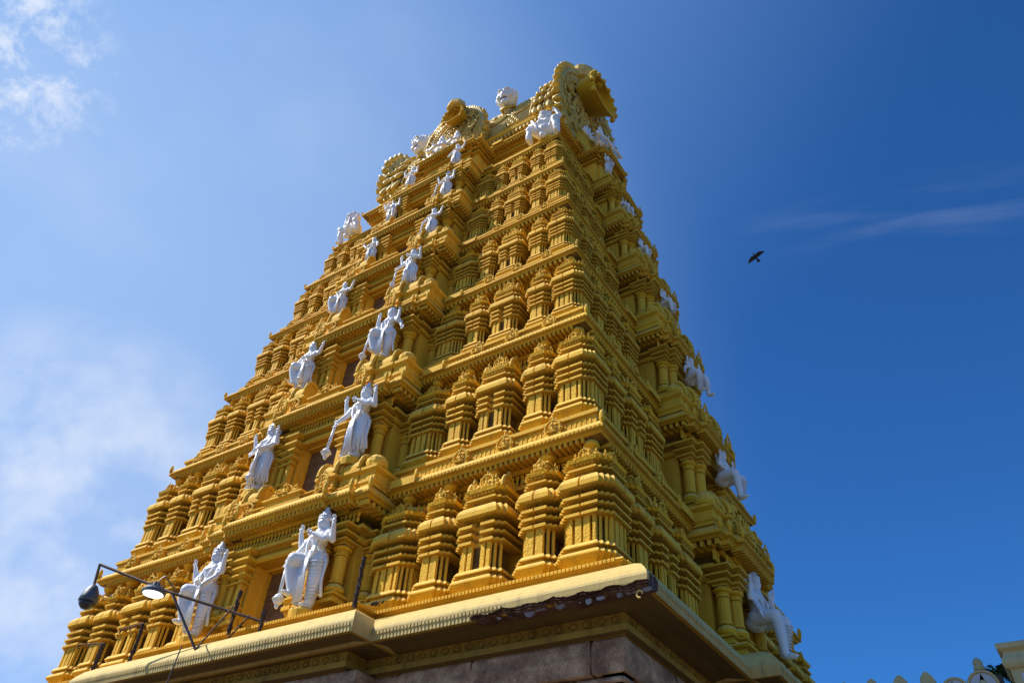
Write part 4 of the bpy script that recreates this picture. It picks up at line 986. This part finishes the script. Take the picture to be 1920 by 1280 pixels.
def sit_small(label, loc, rz, s, seed=0):
    root = empty('seated_statue', loc, rz); tag(root, label, 'statue'); m = M(); P = lambda a, b, c: (a * s, b * s, c * s)
    m.limb([P(0, 0, .12), P(0, 0, .45), P(0, 0, .55)], [.17 * s, .12 * s, .14 * s]); m.ell(P(0, -.02, .74), (.09 * s, .095 * s, .11 * s)); m.ell(P(0, 0, .9), (.07 * s, .07 * s, .14 * s)); m.ell(P(0, -.11, .74), (.015 * s, .03 * s, .025 * s))
    for sg in (-1, 1):
        m.limb([P(sg * .15, 0, .56), P(sg * .28, -.08, .5), P(sg * .3, -.12, .72)], [.05 * s, .045 * s, .03 * s]); m.limb([P(sg * .1, -.02, .14), P(sg * .3, -.2, .14), P(sg * .02, -.28, .08)], [.1 * s, .08 * s, .05 * s])
    b = remeshed(m, 'figure', [WHITE], root, .02 * s, 2); m = M()
    for sg in (-1, 1): hand(m, P(sg * .3, -.12, .72), (0, -.1, 1), .04 * s)
    m.build('hands', [WHITE], b, smooth=True)
sit_small('small white seated figure left of the seventh storey doorway', (-.75, -4.9, 16.05), 0, 1.1) if False else None

def face_head(label, loc, rz, s):
    root = empty('lion_face', loc, rz); root.rotation_euler = (.28, 0, rz); tag(root, label, 'sculpture', 'white faces on the roof'); P = lambda x, y, z: (x * s, y * s, z * s); m = M()
    m.ell(P(0, 0, 0), (.5 * s, .5 * s, .58 * s), 18, 12); m.ell(P(0, -.42, -.02), (.1 * s, .16 * s, .16 * s)); m.ell(P(0, -.3, -.42), (.24 * s, .18 * s, .16 * s))
    for sg in (-1, 1):
        m.ell(P(sg * .19, -.42, .14), (.11 * s, .06 * s, .06 * s)); m.tube([P(sg * .05, -.475, .24), P(sg * .2, -.46, .29), P(sg * .36, -.36, .24)], [.035 * s, .04 * s, .02 * s], 8)
        m.ell(P(sg * .26, -.34, -.12), (.16 * s, .14 * s, .15 * s)); m.ell(P(sg * .5, -.02, .0), (.08 * s, .14 * s, .2 * s)); m.ell(P(sg * .11, -.47, -.06), (.06 * s, .06 * s, .05 * s))
    m.tube([P(-.24, -.36, -.2), P(0, -.5, -.13), P(.24, -.36, -.2)], .05 * s, 8); m.tube([P(-.22, -.34, -.3), P(0, -.44, -.36), P(.22, -.34, -.3)], .045 * s, 8)
    m.limb([P(0, .1, -.35), P(0, .55, -.6)], [.32 * s, .34 * s])
    remeshed(m, 'face', [WHITE], root, .022 * s, 2)
    m = M(); m.ell(P(0, -.375, -.25), (.19 * s, .1 * s, .045 * s), 12, 6); m.build('mouth', [MOUTH], root, smooth=True)
    m = M()
    rr = random.Random(5)
    for i in range(70):
        a = rr.uniform(0, 2 * PI); t = rr.uniform(0, 1.15); x, y, z = .52 * math.sin(t) * math.cos(a), .52 * math.sin(t) * math.sin(a) + .06, .58 * math.cos(t) + .02
        if y < -.02: continue
        m.ell(P(x, y, z), (.08 * s,) * 3, 7, 5)
    m.build('curly_hair', [WHITE], root, smooth=True)
    m = M(); m.tube([P(-.36, .3, -.45), P(-.3, -.1, -.62), P(0, -.24, -.72), P(.3, -.1, -.62), P(.36, .3, -.45)], .08 * s, 8); m.tube([P(0, .45, -.62), P(0, 1.2, -1.1)], [.44 * s, .6 * s], 14)
    m.build('collar', [GOLD], root, smooth=True)
face_head('large white face with open mouth on the roof right of the central arch', (2.3, -3.0, 23.4), .15, 1.0)
face_head('large white face turned to the sky on the roof left of the central arch', (-2.9, -3.0, 23.4), -.3, 1.0)

# ------------------------------------------------------------------ lamp boom and small ironwork on the ledge
lr = empty('lamp_boom', (.9, -7.75, -3.5)); tag(lr, 'rusty iron lamp boom with strut leaning out over the eave at the left', 'lamp boom')
def loc(p): return (p[0] - .9, p[1] + 7.75, p[2] + 3.5)
m = M(); m.tube([loc((1.05, -7.6, -3.52)), loc((-1.033, -8.8, -2.92)), loc((-3.465, -9.5, -2.0))], .034, 8); m.tube([loc((-3.465, -9.5, -2.0)), loc((-3.3, -9.5, -2.62))], .034, 8); m.build('boom_pole', [RUST], lr)
m = M(); m.tube([loc((-1.033, -8.8, -2.95)), loc((-.103, -8.4, -4.2))], .028, 6); m.build('strut', [IRON], lr)
m = M(); m.tube([loc((-.103, -8.4, -4.2)), loc((.35, -8.1, -3.2))], .02, 6); m.tube([loc((.35, -8.0, -3.9)), loc((.75, -7.9, -3.4))], .02, 6); m.build('brace', [RUST], lr)
c = loc((-3.28, -9.5, -2.98)); m = M(); m.lathe([(.03, .42), (.09, .38), (.16, .26), (.21, .1), (.22, 0), (.2, -.02)], c, 18); m.build('dome_lamp', [GREY], lr, smooth=True)
lp = lr.children[-1]; m = M(); m.lathe([(.2, -.022), (.17, -.1), (.1, -.17), (.02, -.19)], c, 18); m.build('dome_glass', [plain('smoked_glass', (.03, .03, .035), .15)], lp, smooth=True)
c = loc((-.74, -9.45, -3.22)); m = M(); m.lathe([(.05, .24), (.08, .22), (.1, .12), (.2, .1), (.26, .03), (.26, -.02), (.235, -.03)], c, 20)
for i in range(16): a = 2 * PI * i / 16; m.box(c[0] + .17 * math.cos(a) - .012, c[0] + .17 * math.cos(a) + .012, c[1] + .17 * math.sin(a) - .012, c[1] + .17 * math.sin(a) + .012, c[2] + .08, c[2] + .16)
m.tube([(c[0], c[1], c[2] + .23), (c[0] + .05, c[1] + .1, c[2] + .42), loc((-.9, -8.85, -2.9))], .018, 6)
m.build('flood_lamp', [GREY], lr, smooth=False); lp = lr.children[-1]
m = M(); m.lathe([(.225, -.031), (.215, -.045), (.1, -.05)], c, 20); m.build('lens', [LED], lp, smooth=True)
def wire(name, pts, r, label, cat, mat=IRON, sag=None):
    m = M(); m.tube(pts, r, 6); o = m.build(name, [mat]); tag(o, label, cat); return o
wire('hanging_cable', [(-.1, -8.75, -4.25), (-.12, -8.8, -5.2), (-.08, -8.78, -6.6), (-.1, -8.7, -9.), (0, -7.8, -11.6)], .014, 'thin cable hanging from the eave edge below the lamp strut', 'cable')
def vine(name, x, y, z, h, label, seed, arm=None):
    rr = random.Random(seed); root = empty(name, (x, y, z)); tag(root, label, 'iron post', 'iron posts on the eave')
    m = M(); m.tube([(0, 0, -.15), (0, 0, h)], .022, 6)
    if arm: m.tube([(0, 0, h * arm[3]), arm[:3]], .018, 6); [m.tube([(arm[0] * t, arm[1] * t, arm[2] * t + h * arm[3] * (1 - t)), (arm[0] * t, arm[1] * t, arm[2] * t + h * arm[3] * (1 - t) - .1)], .02, 5) for t in (.55, .98)]
    m.build('post', [RUST], root)
    m = M(); hh = h
    for i in range(int(110 * h)):
        z_ = rr.uniform(-.12, hh); a = rr.uniform(0, 6.28); r_ = rr.uniform(.015, .042)
        m.tube([(.02 * math.cos(a), .02 * math.sin(a), z_), (r_ * math.cos(a), r_ * math.sin(a), z_ + rr.uniform(-.05, .06)), (r_ * 1.2 * math.cos(a + .7), r_ * 1.2 * math.sin(a + .7), z_ - .08)], [.026, .022, .008], 5)
    m.build('dry_garland', [DEAD], root)
vine('iron_post', 3.95, -7.88, -3.62, .95, 'rusty post wrapped in a dry garland at the right end of the bay', 1)
vine('iron_post', .15, -7.88, -3.55, .85, 'thin rusty post with dry garland beside the left lowest statue', 2)
vine('iron_post', -3.05, -8.05, -3.8, .8, 'rusty post with a short bracket in front of the left pavilions', 3, (-.75, -.1, .72, 1.))
vine('iron_post', -4.6, -8.0, -3.8, .55, 'leftmost rusty post with two small clips on its arm', 4, (-.6, -.3, .5, 1.))
vine('iron_post', 1.42, -8.05, -3.75, .3, 'stub of dry garland under the mace of the right lowest statue', 5)
m = M(); rr = random.Random(8)
for i in range(22): a = rr.uniform(0, 6.28); c_ = (4.45 + rr.uniform(-.15, .15), -7.75 - rr.uniform(-.03, .08), -3.78 + rr.uniform(0, .05)); m.tube([c_, (c_[0] + .07 * math.cos(a), c_[1] - .03, c_[2] + .04 * rr.random()), (c_[0] + .14 * math.cos(a), c_[1], c_[2] + .04 * math.sin(a))], [.012, .01, .004], 5)
tag(m.build('twig_heap', [DEAD]), 'small heap of dry twigs in the corner beside the bay eave', 'twigs')

# ------------------------------------------------------------------ bird
br = empty('flying_bird', (9.743, 8.182, 18.859)); tag(br, 'small dark bird gliding with spread wings in the blue sky', 'bird')
BR = br
def bird():
    # bird frame: +x right wing tip, +y head; tilted to be seen from below
    m = M(); m.ell((0, .02, 0), (.055, .17, .05), 10, 8); m.ell((0, .2, .005), (.035, .05, .035), 8, 6); m.tube([(0, .235, .0), (0, .275, -.005)], [.014, .003], 6)
    m.build('body', [BIRD], br, smooth=True)
    for sg in (-1, 1):
        m = M(); O = [(.03, .11), (.16, .15), (.30, .12), (.42, .05), (.50, -.06), (.44, -.05), (.3, -.05), (.16, -.07), (.03, -.06)]
        top = [(sg * x, y, .012 + .05 * x) for x, y in O]; bot = [(sg * x, y, .05 * x) for x, y in O]; n = len(O)
        m.add(top + bot, [list(range(n)), list(range(2 * n - 1, n - 1, -1))] + [(i, (i + 1) % n, (i + 1) % n + n, i + n) for i in range(n)], 0)
        I = [(.06, .07), (.16, .10), (.30, .07), (.4, .01), (.3, -.015), (.16, -.025), (.06, -.02)]
        m.add([(sg * x, y, .05 * x - .004) for x, y in I], [list(range(len(I)))], 1)
        m.build('wing', [BIRD, BIRDW], br)
    m = M(); O = [(-.03, -.1), (.03, -.1), (.10, -.26), (.05, -.285), (0, -.28), (-.05, -.285), (-.10, -.26)]; n = 7
    m.add([(x, y, .006) for x, y in O] + [(x, y, -.006) for x, y in O], [list(range(n)), list(range(2 * n - 1, n - 1, -1))] + [(i, (i + 1) % n, (i + 1) % n + n, i + n) for i in range(n)], 0)
    m.build('tail', [BIRD], br)
bird()

# ------------------------------------------------------------------ compound wall, trees, ground
wy_ = .6
wr = empty('compound_wall', (10.2, wy_, -11.7)); tag(wr, 'ochre compound wall with pointed merlons and arched niches at the lower right', 'wall')
W0 = 7.55  # wall height above ground
m = M(); m.box(-.6, 3.9, 0, .6, 0, W0 - .1); m.box(-.6, 3.9, -.08, .68, W0 - .1, W0 + .02); m.box(5.1, 9, 0, .6, 0, W0); m.build('wall', [WALLP], wr)
def rel(x, z): return (x - 10.2, z + 11.7)
def merlon(x, zt, w=.27, name='merlon'):
    m = M(); u, z = rel(x, zt); h = .62
    out = [(-w * .5, -h), (-w * .5, -h * .62), (-w * .28, -h * .55), (-w * .30, -h * .5), (-w * .55, -h * .38), (-w * .5, -h * .22), (-w * .22, -h * .06), (0, 0)]
    out = out + [(-a, b) for a, b in reversed(out[:-1])]; n = len(out)
    m.add([(u + a, -.02, z + b) for a, b in out] + [(u + a, .28, z + b) for a, b in out], [list(range(n)), list(range(2 * n - 1, n - 1, -1))] + [(i, (i + 1) % n, (i + 1) % n + n, i + n) for i in range(n)])
    return m.build(name, [WALLP], wr)
for x in (10.7, 11.28, 11.87, 12.46, 13.01): merlon(x, -3.55 - .0 * x)
def arch_niche(x, zt, r, turret):
    u, z = rel(x, zt); m = M(); n = 16
    ring = [(u + r * math.cos(PI * i / n), z + r * math.sin(PI * i / n)) for i in range(n + 1)]
    vs = [(a, -.05, b) for a, b in ring] + [(a, .35, b) for a, b in ring]
    m.add(vs + [(u - r, -.05, z - .7), (u + r, -.05, z - .7), (u + r, .35, z - .7), (u - r, .35, z - .7)],
          [list(range(n + 1)) + [2 * n + 2, 2 * n + 3], list(range(2 * n + 1, n, -1)) + [2 * n + 5, 2 * n + 4][::-1]] + [(i, i + 1, i + n + 2, i + n + 1) for i in range(n)] + [(0, n + 1, 2 * n + 4, 2 * n + 3), (n, 2 * n + 1, 2 * n + 5, 2 * n + 2)])
    m.tube([(u + r * .93 * math.cos(PI * i / n), -.06, z + r * .93 * math.sin(PI * i / n)) for i in range(n + 1)], .03, 6)
    if turret: m.lathe([(.08, -.05), (.08, .05), (.11, .07), (.11, .12), (.09, .16), (.1, .22), (.07, .29), (.02, .33)], (u, .15, z + r), 10)
    a = m.build('arch_niche', [WALLP], wr)
    m = M(); m.add([(u + r * .8 * math.cos(PI * i / n), -.062, z + r * .8 * math.sin(PI * i / n)) for i in range(n + 1)] + [(u + r * .8, -.062, z - .5), (u - r * .8, -.062, z - .5)], [list(range(n + 3))])
    m.build('white_panel', [WALLW], a)
    m = M(); m.ell((u, -.07, z - .02), (r * .3, .06, r * .42), 10, 7); m.build('boss', [WALLP], a, smooth=True)
arch_niche(13.52, -4.02, .26, False); arch_niche(14.06, -3.98, .3, True)
m = M(); u0, z0 = rel(15.0, -11.7); q = [(u0 - .36, -.3), (u0 + .4, -.3), (u0 + .4, .5), (u0 - .36, .5)]; zt_ = rel(0, -3.3)[1]
m.stack(q, [(0, 0), (0, zt_ - .52), (.06, zt_ - .5), (.10, zt_ - .44), (.10, zt_ - .34), (.05, zt_ - .26), (.03, zt_ - .18), (.12, zt_ - .12), (.13, zt_ - .03), (.08, zt_)]); pier = m.build('pier', [WALLP], wr)
m = M(); m.box(u0 - .2, u0 + .24, -.312, -.2, zt_ - 3.2, zt_ - .62); m.build('white_panel', [WALLW], pier)

def palm(name, x, y, z, h, label, seed, n=11, spread=.9):
    rr = random.Random(seed); root = empty(name, (x, y, -11.7)); tag(root, label, 'tree', 'trees behind the compound wall'); H = z + 11.7
    m = M(); m.tube([(0, 0, 0), (.1, .05, H * .5), (0, 0, H)], [.14, .1, .07], 8); m.build('trunk', [BARK], root)
    m = M()
    for i in range(n):
        a = rr.uniform(0, 2 * PI); el = rr.uniform(.1, 1.2); L_ = spread * rr.uniform(.7, 1.1); pts = []
        for j in range(8):
            t = j / 7; r_ = L_ * t * math.cos(el); pts.append(Vector((r_ * math.cos(a), r_ * math.sin(a), H + L_ * t * math.sin(el) - .55 * L_ * t * t)))
        m.tube(pts, [.014] * 8, 4)
        for j in range(1, 8):
            for sg in (-1, 1):
                for q in range(2):
                    p = pts[j - 1].lerp(pts[j], q * .5 + .3); d = (pts[j] - pts[j - 1]).normalized(); sd = d.cross(Vector((0, 0, 1))); 
                    if sd.length < .1: continue
                    sd.normalize(); ll = rr.uniform(.18, .3) * spread; tip = p + sd * sg * ll * .6 + d * ll * .7 + Vector((0, 0, -ll * rr.uniform(.2, .7))); w_ = d * .022
                    m.add([p - w_, p + w_, tip, tip - Vector((0, 0, .004))], [(0, 1, 2)])
    m.build('crown', [LEAF], root)
palm('palm_tree', 14.25, 3.2, -2.95, 1, 'green feathery tree top rising behind the arched niche turret', 1, 26, .55)
palm('palm_tree', 13.75, 3.0, -3.45, 1, 'low green tree top between the two arched niches', 2, 16, .42)
palm('palm_tree', 14.9, 3.2, -3.3, 1, 'green tree top between the niche and the corner pier', 3, 20, .5)

g = M(); R_ = 3000; n = 24
ring = [(R_ * math.cos(2 * PI * i / n), R_ * math.sin(2 * PI * i / n), -11.7) for i in range(n)]
g.add(ring, [list(range(n))]); tag(g.build('ground', [GROUNDM]), kind='structure')

for o in list(bpy.data.objects):
    if o.name not in COL.objects: 
        pass
# ------------------------------------------------------------------ sun, sky, camera
sd = Vector((-.60, -.33, .73)).normalized()
el = math.asin(sd.z); 
sun = bpy.data.lights.new('sun', 'SUN'); sun.energy = 5.9; sun.angle = math.radians(.53); sun.color = (1., .94, .84)
so = bpy.data.objects.new('sun', sun); COL.objects.link(so); so.rotation_euler = sd.to_track_quat('Z', 'Y').to_euler()
w = bpy.data.worlds.new('World'); SC.world = w; w.use_nodes = True; nt = w.node_tree; L = nt.links.new
bg = nt.nodes['Background']; bg.inputs[1].default_value = .08
sky = N(nt, 'ShaderNodeTexSky', sky_type='NISHITA', sun_disc=False); sky.sun_elevation = el; sky.sun_rotation = math.atan2(sd.x, sd.y)
sky.altitude = 900.; sky.air_density = 1.0; sky.dust_density = .6; sky.ozone_density = 3.2
tc = N(nt, 'ShaderNodeTexCoord'); D = tc.outputs['Generated']
nrm = N(nt, 'ShaderNodeVectorMath', operation='NORMALIZE'); L(D, nrm.inputs[0]); D = nrm.outputs[0]
def blob(d, r0, r1):
    v = Vector(d).normalized(); dt = N(nt, 'ShaderNodeVectorMath', operation='DOT_PRODUCT'); L(D, dt.inputs[0]); dt.inputs[1].default_value = v
    mr = N(nt, 'ShaderNodeMapRange', interpolation_type='SMOOTHSTEP'); L(dt.outputs['Value'], mr.inputs[0]); mr.inputs[1].default_value = math.cos(math.radians(r1)); mr.inputs[2].default_value = math.cos(math.radians(r0)); return mr.outputs[0]
def math2(op, a, b):
    n = N(nt, 'ShaderNodeMath', operation=op)
    for s_, v in ((n.inputs[0], a), (n.inputs[1], b)):
        if hasattr(v, 'is_linked'): L(v, s_)
        else: s_.default_value = v
    return n.outputs[0]
def cloud(scale, stretch, lo, hi, rot=(0, 0, 0), detail=9., rough=.6, dist=.5):
    mp = N(nt, 'ShaderNodeMapping'); mp.inputs['Scale'].default_value = stretch; mp.inputs['Rotation'].default_value = rot; L(D, mp.inputs[0])
    n = N(nt, 'ShaderNodeTexNoise', i_Scale=scale, i_Detail=detail, i_Roughness=rough); n.inputs['Distortion'].default_value = dist; L(mp.outputs[0], n.inputs['Vector'])
    mr = N(nt, 'ShaderNodeMapRange', interpolation_type='SMOOTHSTEP'); L(n.outputs[0], mr.inputs[0]); mr.inputs[1].default_value = lo; mr.inputs[2].default_value = hi; return mr.outputs[0]
c1 = math2('MULTIPLY', math2('MULTIPLY', cloud(26., (1, 1, 1), .38, .74, rough=.68, dist=.2), blob((-.70, .02, .72), .5, 8.)), 1.)
c2 = math2('MULTIPLY', math2('MULTIPLY', cloud(9., (1, 1, 1.1), .26, .74, rough=.55, dist=.1, detail=7.), blob((-.86, .35, .40), 1, 14)), .82)
# thin streak on the right: noise stretched along its own direction
RT = Vector((.97, .133, -.20)).normalized(); CF = Vector((0.03, .694, .719)).normalized(); UPV = RT.cross(CF).normalized()
def dotc(v, k_):
    d_ = N(nt, 'ShaderNodeVectorMath', operation='DOT_PRODUCT'); L(D, d_.inputs[0]); d_.inputs[1].default_value = v; return math2('MULTIPLY', d_.outputs['Value'], k_)
cx = N(nt, 'ShaderNodeCombineXYZ'); L(dotc(RT, 3.), cx.inputs[0]); L(dotc(UPV, 22.), cx.inputs[1])
nn = N(nt, 'ShaderNodeTexNoise', i_Scale=1.6, i_Detail=5.); L(cx.outputs[0], nn.inputs['Vector'])
mr = N(nt, 'ShaderNodeMapRange', interpolation_type='SMOOTHSTEP'); L(nn.outputs[0], mr.inputs[0]); mr.inputs[1].default_value = .42; mr.inputs[2].default_value = .75
c3 = math2('MULTIPLY', math2('MULTIPLY', mr.outputs[0], blob((.05, .697, .715), 1, 13)), .075)
band = N(nt, 'ShaderNodeMapRange', interpolation_type='SMOOTHSTEP'); L(math2('ABSOLUTE', dotc(UPV, 1.), 0.), band.inputs[0]); band.inputs[1].default_value = .05; band.inputs[2].default_value = .0
c3 = math2('MULTIPLY', c3, band.outputs[0])
c4 = math2('MULTIPLY', cloud(2.2, (1, 1, 1.6), .35, .85, detail=4., dist=.1), blob((-.8, .25, .55), 5, 42)); c4 = math2('MULTIPLY', c4, .26)
tot = math2('MAXIMUM', math2('MAXIMUM', c1, c2), math2('MAXIMUM', c3, c4))
tint = mix(nt, 1., sky.outputs[0], (.40, 1.14, 1.94), 'MULTIPLY')
# thin haze around the sun
hz = math2('MULTIPLY', blob(sd, 4, 72), .55)
col = mix(nt, hz, tint, (3.6, 6.6, 12.5))
hz2 = math2('MULTIPLY', blob((-.88, .30, .38), 3, 52), .5); col = mix(nt, hz2, col, (6.2, 8.6, 12.2))
col = mix(nt, tot, col, (10.2, 11.0, 12.6))
L(col, bg.inputs[0])
cd = bpy.data.cameras.new('camera'); co = bpy.data.objects.new('camera', cd); COL.objects.link(co); SC.camera = co
cd.sensor_width = 36; cd.lens = 27.58; cd.clip_start = .1; cd.clip_end = 8000
yw, pt, rl = -.632, .723, .083
f = Vector((math.sin(yw) * math.cos(pt), math.cos(yw) * math.cos(pt), math.sin(pt))); rt = Vector((math.cos(yw), -math.sin(yw), 0)); up = rt.cross(f)
r2 = rt * math.cos(rl) + up * math.sin(rl); u2 = -rt * math.sin(rl) + up * math.cos(rl)
co.matrix_world = Matrix(((r2.x, u2.x, -f.x, 15.384), (r2.y, u2.y, -f.y, -18.864), (r2.z, u2.z, -f.z, -10.067), (0, 0, 0, 1)))
# the bird: wings along the picture diagonal, belly towards the viewer
wdir = (r2 * .80 + u2 * .60).normalized(); hd = (-r2 * .52 + u2 * .62); zc = (f * .8 + hd.normalized() * .1)
yv = (hd - wdir * hd.dot(wdir)).normalized(); zv = wdir.cross(yv)
BR.rotation_mode = 'QUATERNION'; BR.rotation_quaternion = Matrix((wdir, yv, zv)).transposed().to_quaternion()
SC.view_settings.view_transform = 'Standard'; SC.view_settings.look = 'None'; SC.view_settings.exposure = 0; SC.view_settings.gamma = 1
